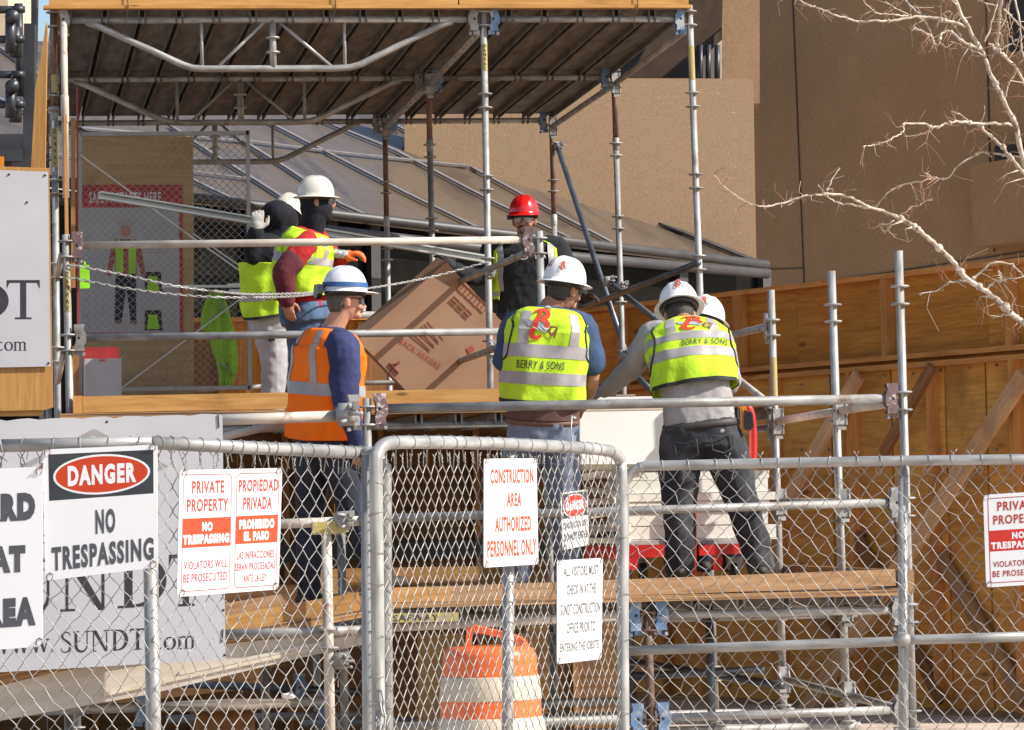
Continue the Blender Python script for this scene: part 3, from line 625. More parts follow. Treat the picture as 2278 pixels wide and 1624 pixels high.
for k in range(18):
    xx = .75+k*.26; q = MB()
    for s_ in (-.02, .02): q.bar(V((xx+s_, YB-.03, zf-.075)), V((xx+s_, YC+2.9, zf-.075)), .012, .07, Z1)
    q.build('plank_rail', M['galv'], lan)
# side diagonal stubs at left post
pipe(lan, PY(136, 568, YB), PY(128, 612, YB+.3), .02, 'beige'); pipe(lan, PY(141, 786, YB), PY(128, 850, YB+.3), .02, 'beige')
stripe_label(lan, None, None, ((150, 603), (152, 694)), .02, YB, 'SAFWAY', lambda z: V((pb0.x+.02-.02*z/pb0.z, YB, z)))
# low guard rails and studs at the back of the landing
pipe(lan, PY(560, 705, YE-.5), PY(840, 700, YE-.5), .03, 'galv', 'back_rail'); pipe(lan, PY(175, 884, YE-.5), PY(640, 856, YE-.5), .02, 'galv', 'back_rail')
pipe(lan, PY(640, 856, YE-.5), PY(1100, 846, YE-.5), .02, 'galv', 'back_rail')
# ---- front work platform
wk = thing('work_platform', 'front timber work platform on scaffold posts with guard rails', 'scaffold', (3.65, YA, 0))
pa1b, pa1t = PY(2030, 1600, YA), PY(1999, 558, YA)
dxy = (pa1t-pa1b)/(pa1t.z-pa1b.z)
def full(pt, pb): d = (pt-pb)/(pt.z-pb.z); return pb+d*(0-pb.z)
post(wk, full(pa1t, pa1b), pa1t, 'galvclean', PY(2003, 637, YA).z)
Y2, Y3 = YA+1.3, YA+3.05
p2t, p2b = PY(1849.5, 603, Y2), PY(1877, 1400, Y2); post(wk, full(p2t, p2b), p2t, 'galvclean', PY(1853, 678, Y2).z)
p3t, p3b = PY(1715, 645, Y3), PY(1735, 1300, Y3); post(wk, full(p3t, p3b), p3t, 'galvclean', PY(1717, 712, Y3).z)
stripe_label(wk, None, None, ((1719, 795), (1721, 880)), .02, Y3, None, lambda z: p3b+(p3t-p3b)*((z-p3b.z)/(p3t.z-p3b.z)))
pa0t, pa0b = PY(816, 886, YA), PY(822, 1400, YA); post(wk, full(pa0t, pa0b), pa0t, 'galv', PY(816, 905, YA).z)
pam = PY(1440, 1352, YA); post(wk, V((pam.x+.01, YA, 0)), pam, 'rusty', PY(1440, 1362, YA).z, mr='rusty')
ledger(wk, PY(816, 910, YA), PY(2011, 886, YA), 'galv', .0275, ('purple', 'purple'), 'guard_rail', .11)
ledger(wk, PY(820, 1154, YA), PY(2020, 1117, YA), 'galv', .0245, ('galv', 'galv'), 'guard_rail')
ledger(wk, PY(820, 1398, YA), pam-Z1*.04, 'beige', .026, ('purple', 'bluepaint')); ledger(wk, pam-Z1*.04, PY(2026, 1356, YA), 'galvclean', .0245, ('bluepaint', 'galvclean'))
ledger(wk, PY(1446, 1598, YA), PY(2031, 1578, YA), 'galvclean', .0245, ('bluepaint', 'galvclean')); ledger(wk, PY(826, 1618, YA), PY(1446, 1598, YA), 'galv', .0245, ('galv', 'bluepaint'))
head(wk, PY(816, 912, YA), -X1, 'galv')
for (u0, v0), (u1, v1) in (((2011, 893), (1861, 915)), ((1861, 915), (1725, 938)), ((2020, 1122), (1868, 1118)), ((1868, 1118), (1731, 1116)), ((2026, 1362), (1874, 1350)), ((1874, 1350), (1734, 1340)), ((2031, 1585), (1880, 1545)), ((1880, 1545), (1738, 1510))):
    Ys = {2011: YA, 2020: YA, 2026: YA, 2031: YA, 1861: Y2, 1868: Y2, 1874: Y2, 1880: Y2, 1725: Y3, 1731: Y3, 1734: Y3, 1738: Y3}
    ledger(wk, PY(u0, v0, Ys[u0]), PY(u1, v1, Ys[u1]), 'galv' if v0 > 1100 else 'beige', .024, (None, 'galv'), 'side_ledger', .06)
ledger(wk, PY(1717, 724, Y3), PY(1556, 764, YC), 'galv', .0245, ('galv', None), 'guard_rail', .05); pipe(wk, PY(1625, 830, YC-.1), PY(1712, 899, Y3+.02), .024, 'beige', cl=(None, 'galv'))
ledger(wk, PY(1722, 950, Y3), PY(1640, 960, YC), 'galv', .0245, ('galv', None), 'guard_rail', .05)
# deck
zd = PY(1390, 1327, YA-.06).z; print('deck z', zd)
xl, xr = 2.02, 5.2
a0_, a1_ = PY(1050, 1302, YA-.06), PY(1990, 1266, YA-.06)
q = MB(); am = PY(1000, 1304, YA-.06); q.bar(PY(844, 1308, YA-.06)-Z1*.045, am-Z1*.045, .038, .09, Z1); q.build('toe_board', M['board'], wk)
q = MB(); q.bar(am-Z1*.046, a1_-Z1*.046, .038, .092, Z1); q.build('toe_board', M['boardgrey'], wk)
q = MB(); a, b = PY(844, 1347, YA-.075), PY(2006, 1317, YA-.075); q.bar(a, b, .05, .034, Z1); q.build('plywood_edge', M['plyedge'], wk)
zd0 = PY(844, 1335, YA).z; zd1 = PY(2006, 1308, YA).z; print(zd0, zd1)
q = MB(); q.prism([V((xl, YA-.05, zd0)), V((xr, YA-.05, zd1)), V((xr, YA+3.3, zd1)), V((xl, YA+3.3, zd0))], Z1*-.03); q.build('plywood_deck', M['boardgrey'], wk)
q = MB(); a, b = V((xr-.02, YA-.05, zd1+.05)), V((xr-.02, YA+3.1, zd1+.05)); q.bar(a, b, .04, .1, Z1); q.build('toe_board', M['boardgrey'], wk)
q = MB(); q.bar(V((xl, YA+3.12, zd0+.07)), V((3.45, YA+3.12, zd1+.07)), .04, .14, Z1); q.build('toe_board', M['board'], wk)
for k in range(12):
    xx = xl+.12+k*.26; q = MB()
    for s_ in (-.02, .02): q.bar(V((xx+s_, YA+.02, zd0-.07)), V((xx+s_, YA+3.1, zd0-.07)), .012, .06, Z1)
    q.build('plank_rail', M['galv'], wk)
q = MB(); a, b = PY(872, 1375, YA-.1), PY(1020, 1372, YA-.1); q.bar(a, b, .004, .05, Z1); q.build('yellow_label', M['yellow'], wk)
q = MB(); put_text(q, 'SAFWAY', lambda x, y: a.lerp(b, x)+V((0, -.004, -y)), .02, .7, -.018, .018, .01); q.build('label_lettering', M['ink'], wk)
# framing under the deck
for Y, v in ((Y2, 1430), (Y3, 1420)):
    pipe(wk, V((xl, Y, zd0-.18)), V((xr, Y, zd0-.18)), TR, 'galv', 'ledger'); pipe(wk, V((xl, Y, .3)), V((xr, Y, .28)), TR, 'galv', 'ledger')
pipe(wk, PY(1395, 1470, Y3), PY(1740, 1525, Y2), TR, 'darkpipe'); pipe(wk, PY(1390, 1505, Y2+.5), PY(1700, 1490, Y2+.5), TR, 'darkpipe', 'ledger')
for x in (2.12, 3.64): post(wk, V((x, Y3, 0)), V((x, Y3, zd0-.1)), 'galv', zd0-.2); 
post(wk, V((4.3, Y2, 0)), V((4.3, Y2, zd0-.1)), 'darkpipe', zd0-.2)
pipe(wk, PY(1000, 1570, Y2), PY(1390, 1560, Y2), TR, 'galv', 'ledger')
# back wall of boards under the landing
bw = thing('plywood_back_wall', 'dark brown plywood wall with studs closing the space under the landing', 'wall', (2.4, 24.6, 0))  # dark tone of the sheets stands for shade under the landing
for k in range(7):
    x = -.2+k*.66; q = MB(); q.abox(x, x+.655, 24.6, 24.62, .02, zf-.1); q.g = [(g[1], g[0], g[2]) for g in q.g]; q.build('plywood_sheet', M['plyshade'], bw)
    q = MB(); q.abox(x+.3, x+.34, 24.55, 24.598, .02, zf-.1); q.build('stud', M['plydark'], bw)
q = MB(); q.abox(.2, 4.3, 24.54, 24.598, 1.3, 1.42); q.build('rail', M['ink'], bw)
q = MB(); q.prism([PY(930, 1412, Y2+.2), PY(1032, 1408, Y2+.2), PY(1034, 1620, Y2+.2), PY(930, 1620, Y2+.2)], Y1*.02)
q.g = [(g[1], g[0], g[2]) for g in q.g]
o = q.build('plywood_offcut', M['plypale'], None, tuple(PY(980, 1620, Y2+.2))); tag(o, 'upright plywood offcut leaning under the platform beside the orange drum', 'plywood')
lw = thing('timber_back_wall', 'low brown timber wall behind the landing workers under the dark windows', 'wall', tuple(PY(800, 930, YE+.6)))
for k in range(9):
    a_, b_ = PY(395+k*104, 716, YE+.6), PY(498+k*104, 716, YE+.6); q = MB(); q.abox(a_.x, b_.x, YE+.6, YE+.62, .4, PY(700, 714, YE+.6).z); q.build('plywood_sheet', M['ply'] if k % 2 else M['plydark'], lw)
    q = MB(); q.abox(b_.x-.06, b_.x-.0, YE+.55, YE+.598, .4, PY(700, 718, YE+.6).z); q.build('stud', M['stud'], lw)
q = MB(); q.abox(PY(395, 716, YE+.6).x, PY(1335, 716, YE+.6).x, YE+.52, YE+.63, PY(700, 714, YE+.6).z, PY(700, 714, YE+.6).z+.04); q.build('top_plate', M['stud'], lw)
# ---- ramp
rp = thing('plywood_ramp', 'sloping plywood access ramp rising behind the lower banner to the platform', 'ramp', (1.2, YA-.1, .6))
YR = YA-.25
def rl(u, v, Y=YR): return PY(u, v, Y)
q = MB(); a, b = rl(-60, 1472), rl(800, 1318); q.bar(a-Z1*.045, b-Z1*.045, .038, .095, Z1); q.build('toe_board', M['board'], rp)
q = MB(); a, b = rl(-60, 1518), rl(822, 1360); q.bar(a, b, .06, .05, Z1); q.build('plywood_edge', M['plyedge'], rp)
YR2 = YA+1.1
q = MB(); q.prism([rl(-60, 1508), rl(830, 1350), PY(830, 1350, YR)+Y1*1.4, rl(-60, 1508)+Y1*1.4], Z1*-.02); q.build('plywood_deck', M['boardgrey'], rp)
q = MB(); a, b = rl(-60, 1508)+V((0, 1.35, .05)), rl(700, 1373)+V((0, 1.35, .05)); q.bar(a, b, .04, .13, Z1); q.build('toe_board', M['boardgrey'], rp)
q = MB(); q.prism([rl(-60, 1540), rl(147, 1489), rl(500, 1432), rl(845, 1399), rl(845, 1427), rl(684, 1460), rl(330, 1545), rl(-60, 1614)], Y1*.09); q.build('side_beam', M['beam'], rp)
for (p0, p1, m) in (((400, 1498), (800, 1412), 'beam'), ((230, 1545), (684, 1446), 'cream2')):
    q = MB(); q.bar(rl(*p0)-Y1*.006, rl(*p1)-Y1*.006, .012, .02, Z1, 0); q.build('beam_flange', M[m], rp)
# ramp posts, rails
yr = YR-.1
post(rp, full(PY(726, 1190, yr), PY(732, 1500, yr)), PY(726, 1180, yr), 'beige', PY(728, 1400, yr).z-.0, r=.028)
q = MB(); q.prism([PY(u, v, yr-.03) for u, v in ((695, 1162), (775, 1157), (776, 1183), (750, 1188), (696, 1190))], Y1*.06); q.build('yellow_bracket', M['yellow'], rp)
pipe(rp, PY(560, 1168, yr+.05), PY(815, 1158, yr+.05), .026, 'beige', 'guard_rail', (None, 'galv')); pipe(rp, PY(480, 1412, yr+.06), PY(822, 1402, yr+.06), .027, 'galv', 'guard_rail', (None, 'purple'))
pipe(rp, PY(440, 936, yr+.05), PY(765, 925, yr+.05), .03, 'beige', 'guard_rail', (None, 'galv')); pipe(rp, PY(440, 985, YR2+.2), PY(700, 925, YR2+.2), .024, 'beige', 'guard_rail')
clamp(rp, PY(770, 922, yr), 'galv', 1.5); clamp(rp, PY(765, 1158, yr), 'galv', 1.2); clamp(rp, PY(757, 1470, yr), 'galv', 1.1)
pipe(rp, PY(735, 1475, yr), PY(775, 1478, yr-.02), .022, 'galv', 'coupler_tube')
post(rp, full(PY(759, 1190, YR2), PY(763, 1400, YR2)), PY(759, 1185, YR2), 'galv', None)
post(rp, full(PY(590, 1480, YR2), PY(592, 1600, YR2)), PY(590, 1475, YR2), 'galv', None); post(rp, full(PY(150, 1540, YR2), PY(152, 1600, YR2)), PY(150, 1535, YR2), 'galv', None)
pipe(rp, PY(-40, 1585, YR2-.3), PY(720, 1560, YR2-.3), .028, 'galv', 'ledger'); pipe(rp, PY(380, 1520, YR2+1.2), PY(800, 1540, YR2+1.2), .024, 'darkpipe', 'ledger'); pipe(rp, PY(370, 1600, YR2+.8), PY(800, 1590, YR2+.8), .024, 'galv', 'ledger')
head(rp, PY(285, 1573, YR2-.32), X1, 'bluepaint'); head(rp, PY(640, 1530, YR2+1), X1, 'bluepaint'); head(rp, PY(690, 1570, YR2+.8), X1, 'bluepaint')
q = MB(); q.prism([PY(-60, 1600, 23.5), PY(850, 1500, 23.5), PY(850, 1300, 23.5), PY(-60, 1300, 23.5)], Y1*.02); q.build('back_board', M['plyshade'], rp)  # board colour carries the shade under the ramp
# ================================================================== left side
def quad_map(TL, TR_, BL, BR, n):
    def f(x, y, off=0): return (TL*(1-x)*(1-y)+TR_*x*(1-y)+BL*(1-x)*y+BR*x*y)+n*off
    return f
# --- upper banner on plywood
YU = 22.4
ub = thing('upper_banner', 'white banner with large black letters high on the plywood at the left edge', 'banner', tuple(PY(50, 815, YU)))
f = quad_map(PY(-120, 374, YU), PY(107, 382, YU), PY(-120, 820, YU), PY(113, 815, YU), V((0, -1, 0)))
q = MB(); q.prism([f(0, 0), f(1, 0), f(1, 1), f(0, 1)], Y1*.004); q.build('banner_sheet', M['banner'], ub)
q = MB()
g = lambda u, v, o=0: PY(u, v, YU-.001-o*.3)
gm = lambda x, y, o=0: g(x, y, o)
put_serif(q, 'T', gm, 15, 93, 623, 710); put_serif(q, 'D', gm, -78, 26, 626, 712); put_serif(q, '.com', gm, -16, 62, 747, 780)
q.build('lettering', M['inkblue'], ub)
q = MB()
for u, v in ((100, 390), (108, 808), (20, 388), (60, 450)): q.ball(PY(u, v, YU-.004), AX, (.008, .004, .008), 6, 4)
q.build('screw', M['ink'], ub)
q = MB(); q.prism([PY(u, v, YU+.02) for u, v in ((-120, 366), (110, 374), (119, 906), (100, 912), (-120, 916))], Y1*.018)
o = q.build('plywood_sheet', M['board'], None, tuple(PY(50, 912, YU+.03))); tag(o, 'yellow plywood sheet backing the upper banner', 'plywood')
q = MB(); q.prism([PY(u, v, YU+.05) for u, v in ((-120, 905), (96, 903), (96, 925), (-120, 927))], Y1*.04)
o = q.build('timber_rail', M['board'], None, tuple(PY(20, 925, YU+.05))); tag(o, 'horizontal timber rail below the yellow plywood at the left edge', 'timber')
# --- lower banner
YL = 19.15
lb = thing('lower_banner', 'large white banner with black lettering hung low behind the fence', 'banner', tuple(PY(200, 1480, YL)))
def bp(u, v, o=0): return PY(u, v, YL-o)
q = MB(); N = 24; top = [(-80+575*i/N, 934-.026*(-80+575*i/N)+(2.2*math.sin(i*1.9)+1.5*math.sin(i*3.7))*.8) for i in range(N+1)]
q.prism([bp(u, v) for u, v in top]+[bp(502, 1467), bp(-80, 1500)], Y1*.006); q.build('banner_sheet', M['banner'], lb)
q = MB(); sk_ = lambda x, y, o=0: bp(x, y-.045*(x-200), .001+o*.3)
put_serif(q, 'U', sk_, 20, 128, 1240, 1362); put_serif(q, 'S', sk_, -62, 10, 1240, 1362); put_serif(q, 'N', sk_, 134, 252, 1238, 1358); put_serif(q, 'D', sk_, 262, 378, 1240, 1356); put_serif(q, 'T', sk_, 376, 456, 1242, 1358)
put_serif(q, 'www.', sk_, -20, 124, 1398, 1446, .02); put_serif(q, 'SUNDT', sk_, 134, 326, 1403, 1450, .03); put_serif(q, '.com', sk_, 327, 438, 1406, 1453, .02)
q.build('lettering', M['inkblue'], lb)
def dia(cx, cy, hw, hh): return [(cx, cy-hh), (cx+hw, cy), (cx, cy+hh), (cx-hw, cy)]
q = MB()
o_, i_ = dia(209, 1037, 166, 83), dia(209, 1037, 140, 69)
for k in range(4): q.add([bp(*o_[k], .0012), bp(*o_[(k+1) % 4], .0012), bp(*i_[(k+1) % 4], .0012), bp(*i_[k], .0012)], [(0, 1, 2, 3)])
q.build('logo', M['greyink'], lb)
q = MB(); d_ = dia(209, 1037, 122, 59); e_ = dia(209, 1037, 70, 34)
for k in range(4): q.add([bp(*d_[k], .0012), bp(*d_[(k+1) % 4], .0012), bp(*e_[(k+1) % 4], .0012), bp(*e_[k], .0012)], [(0, 1, 2, 3)])
q.build('logo_core', M['maroon'], lb)
q = MB(); q.bar(bp(485, 923, .003), bp(487, 951, .003), .006, .006); q.bar(bp(496, 1400, .003), bp(494, 1428, .003), .006, .006)
for u, v in ((497, 1357), (500, 1457), (238, 938), (290, 972)): q.ball(bp(u, v, .002), AX, (.007, .003, .007), 6, 4)
q.build('staple', M['ink'], lb)
# --- lift mast at the top left
lm = thing('lift_mast', 'black steel lift mast with pipes and an orange reflector at the top left', 'machine', tuple(P(40, 370, 25)))
lp = lambda u, v, d=25: P(u, v, d)
def lpart(name, m, fn): q = MB(); fn(q); q.build(name, m, lm)
lpart('mast_channel', M['slate'], lambda q: q.prism([lp(53, 52), lp(77, 52), lp(76, 385), lp(50, 385)], _f0*.12))
lpart('mast_plate', M['blacksteel'], lambda q: q.prism([lp(69, -20, 25.2), lp(82, -20, 25.2), lp(79, 130, 25.2), lp(69, 130, 25.2)], _f0*.1))
lpart('upright_pipe', M['blacksteel'], lambda q: q.path([lp(41, 8), lp(45, 215)], .03, 12))
for v0, v1 in ((23, 21), (89, 87), (167, 166), (234, 232)):
    lpart('cross_pipe', M['blacksteel'], lambda q: (q.path([lp(-40, v0-1, 24.9), lp(52, v1, 24.9)], .027, 12), q.tube(lp(40, v1-7, 24.85), lp(40, v1+7, 24.85), .05, 12), q.tube(lp(30, v1+9, 24.8), lp(31, v1+17, 24.8), .02, 8)))
for v0, v1 in ((40, 118), (195, 262)):
    lpart('hydraulic_cylinder', M['blacksteel'], lambda q: (q.tube(lp(24, v0, 24.8), lp(23, v1, 24.8), .038, 12), q.tube(lp(27, v0-3, 24.75), lp(27, v0-3, 24.9), .05, 12), q.tube(lp(34, v0+20, 24.9), lp(34, v1+10, 24.9), .045, 12)))
lpart('carriage', M['slate'], lambda q: (q.prism([lp(-40, 298), lp(50, 298), lp(50, 385), lp(-40, 385)], _f0*.2), q.prism([lp(-40, 332, 24.95), lp(48, 330, 24.95), lp(48, 358, 24.95), lp(-40, 360, 24.95)], _f0*.03)))
lpart('reflector', M['reflor'], lambda q: q.prism([lp(-10, 348, 24.9), lp(8, 348, 24.9), lp(8, 385, 24.9), lp(-10, 385, 24.9)], _f0*.02))
# --- timber uprights
q = MB(); q.prism([P(103, 48, 24.6), P(105, 60, 24.6), P(100, 375, 24.6), P(69, 375, 24.6), P(78, 200, 24.6)], _f0*.04)
o = q.build('timber_post', M['board'], None, tuple(P(85, 375, 24.6))); tag(o, 'orange timber board narrowing upwards beside the black lift mast', 'timber')
q = MB(); q.prism([PY(142, 252, YC-.4), PY(148, 256, YC-.4), PY(153, 520, YC-.4), PY(145, 530, YC-.4)], Y1*.09)
o = q.build('timber_batten', M['board'], None, tuple(PY(148, 525, YC-.4))); tag(o, 'thin upright timber batten beside the rusty corner post', 'timber')
q = MB()
for (p0, p1) in (((158, 262), (168, 640)), ((160, 770), (176, 880))): q.prism([PY(p0[0], p0[1], YC+.6), PY(p1[0], p0[1], YC+.6), PY(p1[0], p1[1], YC+.6), PY(p0[0], p1[1], YC+.6)], Y1*.04)
o = q.build('door_jamb', M['plydark'], None, tuple(PY(163, 880, YC+.6))); tag(o, 'brown timber door jamb behind the left scaffold corner', 'timber')
q = MB(); q.prism([PY(170, 195, YC+.8), PY(174, 195, YC+.8), PY(176, 880, YC+.8), PY(172, 880, YC+.8)], Y1*.03)
o = q.build('red_post', M['posterred'], None, tuple(PY(174, 880, YC+.8))); tag(o, 'thin red post at the left edge of the mesh gate', 'post')
# --- plywood with safety poster
YP = 28.2; YG = 27.3
q = MB(); q.prism([PY(172, 300, YP), PY(430, 304, YP), PY(432, 915, YP), PY(172, 915, YP)], Y1*.02); q.g = [(g_[1], g_[0], g_[2]) for g_ in q.g]
o = q.build('plywood_sheet', M['plypale'], None, tuple(PY(300, 915, YP))); tag(o, 'pale plywood sheet behind the mesh gate carrying the safety poster', 'plywood')
po = thing('safety_poster', 'safety poster with red header and a printed worker behind the mesh gate', 'poster', tuple(PY(290, 740, YP)))
pf = lambda u, v, o=0: PY(u, v, YP-.006-o)
q = MB(); q.prism([pf(172, 411), pf(406, 411), pf(408, 742), pf(172, 742)], Y1*.004); q.build('red_border', M['posterred'], po)
q = MB(); q.add([pf(176, 462, .001), pf(398, 461, .001), pf(400, 740, .001), pf(176, 740, .001)], [(0, 1, 2, 3)]); q.build('sheet', M['poster'], po)
q = MB(); put_text(q, 'SAFETY STARTS HERE', lambda x, y, o=0: pf(x, y, .002), 198, 358, 427, 452, .02)
q.build('lettering', M['print'], po)
def flat(name, m, polys, off): 
    q = MB()
    for i, p in enumerate(polys): q.add([pf(u, v, off+.0003*i) for u, v in p], [tuple(range(len(p)))])
    q.build(name, m, po)
flat('printed_trousers', M['jeandk'], [[(257, 610), (303, 610), (303, 715), (291, 715), (281, 640), (271, 715), (255, 715)]], .002)
flat('printed_shirt', M['maroon'], [[(256, 532), (303, 532), (316, 560), (324, 612), (315, 614), (304, 575), (304, 610), (256, 610), (256, 575), (246, 614), (237, 612), (245, 560)]], .0022)
flat('printed_vest', M['limesh'], [[(262, 528), (274, 545), (274, 608), (258, 608), (257, 550)], [(298, 528), (286, 545), (286, 608), (302, 608), (303, 550)]], .003)
flat('printed_head', M['skintan'], [arc(280, 512, 11, 16, 0, 340, 14)], .003); flat('printed_hat', M['greyink'], [arc(280, 503, 18, 20, 180, 360, 12)], .0034)
flat('printed_boot', M['leatherbr'], [arc(263, 716, 8, 5, 0, 340, 10), arc(297, 716, 8, 5, 0, 340, 10)], .0036)
flat('printed_thumbnail', M['void'], [[(322, 605), (358, 605), (362, 652), (322, 652)], [(322, 690), (358, 690), (362, 735), (322, 735)]], .002)
flat('printed_thumbnail_vest', M['limesh'], [[(331, 615), (349, 615), (355, 648), (327, 648)], [(331, 700), (349, 700), (355, 732), (327, 732)]], .003)
flat('printed_caption', M['greyink'], [[(320+0*k, 540+7*k), (372-6*(k % 2), 540+7*k), (372-6*(k % 2), 542+7*k), (320, 542+7*k)] for k in range(4)]+[[(196, 575+60*k), (262-9*k, 575+60*k), (262-9*k, 577+60*k), (196, 577+60*k)] for k in range(3)], .002)
# --- mesh gate
mg = thing('mesh_gate', 'grey expanded metal gate with diagonal braces under the canopy', 'gate', tuple(PY(365, 870, YG)))
gp = lambda u, v, o=0: PY(u, v, YG-o)
q = MB()
for a, b in (((177, 299), (553, 296)), ((177, 868), (556, 862)), ((551, 290), (556, 870)), ((178, 295), (178, 870))): q.bar(gp(*a), gp(*b), .03, .042, Y1)
q.build('gate_frame', M['frame'], mg)
q = MB(); p0, p1, p2 = gp(182, 302), gp(548, 302), gp(182, 864); Wd, Hd = (p1-p0).length, (p0-p2).length
nx = int(Wd/.0295); ny = int(Hd/.058); dx, dz_ = Wd/nx, Hd/ny; ux, uz = (p1-p0).normalized(), (p0-p2).normalized()
for i in range(nx):
    pts = []
    for j in range(ny*2+1):
        s_ = 1 if (j+i) % 2 else -1
        pts.append(p2+ux*(dx*(i+.5)+s_*dx*.5)+uz*(dz_*j*.5))
    q.path(pts, .0034, 3, False)
q.build('expanded_mesh', M['mesh'], mg)
for a, b in (((179, 345), (412, 517)), ((405, 512), (550, 614)), ((267, 866), (548, 655)), ((430, 520), (540, 596))):
    q = MB(); q.bar(gp(*a, .025), gp(*b, .025), .01, .022, Y1); q.build('diagonal_brace', M['alu'], mg)
q = MB(); q.bar(gp(360, 637, .03), gp(552, 637, .03), .02, .022, Y1); q.bar(gp(505, 636, .04), gp(553, 632, .04), .03, .03, Y1); q.bar(gp(510, 648, .04), gp(553, 648, .04), .03, .02, Y1); q.build('latch_bar', M['alu'], mg)
# hi-vis vest on the gate
q = MB(); N = 14
sil = [(466, 650, 494, 0), (455, 675, 505, .5), (448, 700, 512, .5), (446, 730, 520, .4), (466, 745, 524, .3), (470, 775, 528, .4), (480, 800, 530, .5), (486, 830, 528, .4), (492, 862, 516, .2)]
vs = []; fs = []
for r_, (l, v, rr, b) in enumerate(sil):
    for k in range(N+1):
        t = k/N; vs.append(gp(l+(rr-l)*t, v, -.16+.04*math.sin(t*math.pi)+.032*math.sin(t*13+r_*.9)*math.sin(math.pi*t)))
n1 = len(vs); vs += [x+Y1*.02 for x in vs]
for r_ in range(len(sil)-1):
    for k in range(N):
        a = r_*(N+1)+k; fs += [(a, a+1, a+N+2, a+N+1), (a+n1, a+N+1+n1, a+N+2+n1, a+1+n1)]
q.add(vs, fs, None, 0, True)
hv = q.build('hanging_vest', M['limesh'], None, tuple(gp(490, 860))); tag(hv, 'lime hi-vis vest hanging from the mesh gate', 'vest')
q = MB()
for (p, q_, w) in (((462, 712), (505, 690), .05), ((488, 805), (530, 840), .05), ((488, 655), (496, 690), .035)): q.bar(gp(*p, -.095), gp(*q_, -.095), .004, w, Y1)
q.build('reflective_tape', M['tape'], hv)
# cabinet, tag
cb = thing('site_box', 'grey box standing on the landing with a red card behind it', 'box', tuple(PY(230, 885, 26.4)))
q = MB(); q.prism([PY(189, 798, 26.4), PY(270, 797, 26.4), PY(271, 912, 26.4), PY(189, 912, 26.4)], Y1*.3); q.build('lid', M['greybox'], cb)
q = MB(); q.prism([PY(184, 773, 26.72), PY(265, 772, 26.72), PY(266, 912, 26.72), PY(184, 912, 26.72)], Y1*.02); q.build('red_card', M['posterred'], cb)
q = MB(); q.box(PY(228, 801, 26.39), AX, (.04, .01, .01)); q.build('handle', M['signred'], cb)
q = MB(); q.prism([PY(178, 590, 25.2), PY(199, 589, 25.2), PY(200, 641, 25.2), PY(178, 642, 25.2)], Y1*.05); q.tube(PY(188, 582, 25.22), PY(189, 592, 25.22), .006, 6)
o = q.build('inspection_tag', M['limeplastic'], None, tuple(PY(188, 641, 25.2))); tag(o, 'bright lime plastic tag hanging beside the left scaffold post', 'tag')
# carried aluminium channel
q = MB(); ca, cb_ = PY(222, 434, 26.5), PY(1085, 577, 26.9); t = (cb_-ca); a_, b_ = orth(t)
q.box((ca+cb_)/2+b_*.022, (t, a_, b_), (t.length, .07, .012)); q.box((ca+cb_)/2-b_*.022, (t, a_, b_), (t.length, .07, .012)); q.box((ca+cb_)/2+a_*.03, (t, a_, b_), (t.length, .01, .034))
o = q.build('aluminium_channel', M['alu'], None, tuple((ca+cb_)/2)); tag(o, 'long aluminium channel carried on the shoulders of the landing workers', 'metal channel')
# cardboard carton, tilted
YK = 26.9
c1, c2, c4, c3 = PY(993, 583, YK), PY(1133, 733, YK+.25), PY(796, 757, YK), None
c3 = c2+(c4-c1)*.86; nk = (c2-c1).cross(c4-c1).normalized()
if nk.y > 0: nk = -nk
c3p = PY(884, 868, YK); kd = (c3p-c4); ku = (c2-c1)
c4b = c4+(c2-c1).normalized()*kd.length
ct = thing('cardboard_carton', 'large flat brown carton tilted on its corner behind the guard rail', 'carton', tuple(PY(930, 905, YK)))
q = MB(); e1_, e2_ = (c2-c1), (c4-c1); fk = lambda x, y, o=0: c1+e1_*x+e2_*y+nk*o      # x along the right edge, y along the left edge
q.prism([fk(0, 0), fk(1.42, 0), fk(1.42, .93), fk(.93, 1), fk(0, 1)], -nk*.2); q.build('carton_body', M['card'], ct)
q = MB()
put_text(q, 'BACK/ARRIÈRE', lambda x, y, o=0: fk(x, y, .003), .98, .42, .66, .72, .02) if 0 else None
def ktext(s, u0, v0, u1, v1, h, bold=.01):
    a, b = PPL(u0, v0, c1, nk)+nk*.004, PPL(u1, v1, c1, nk)+nk*.004; d = b-a; up_ = nk.cross(d).normalized()
    if up_.z < 0: up_ = -up_
    put_text(q, s, lambda x, y: a+d*x+up_*y, 0, 1, h, 0, bold)
ktext('BACK/ARRIÈRE', 887, 762, 975, 822, .055, .01)
for k in range(5): ktext('lllllll llllll lllllll', 902+7*k, 722+1.0*k+9*k*.3, 975-4*k, 778+6*k*.3, .02, 0) if 0 else None
kp = lambda u, v: PPL(u, v, c1, nk)+nk*.004
def kbar(a, b, w=.01): q.bar(kp(*a), kp(*b), .003, w, nk)
kbar((866, 807), (887, 830), .022); kbar((888, 803), (866, 830), .02); kbar((868, 810), (890, 806), .012)
for k in range(7): kbar((912+6.5*k, 745-5*k), (957+5*k-5*(k % 2), 782-4.4*k), .0035)
for k in range(4):
    a = (1028+15*k, 640+14*k); sq = [(0, -14), (13, 0), (0, 14), (-13, 0)]
    for i in range(4): kbar((a[0]+sq[i][0], a[1]+sq[i][1]*1.0), (a[0]+sq[(i+1) % 4][0], a[1]+sq[(i+1) % 4][1]), .005)
    kbar((a[0]-5, a[1]+5), (a[0]+4, a[1]-5), .02 if k < 2 else .01)
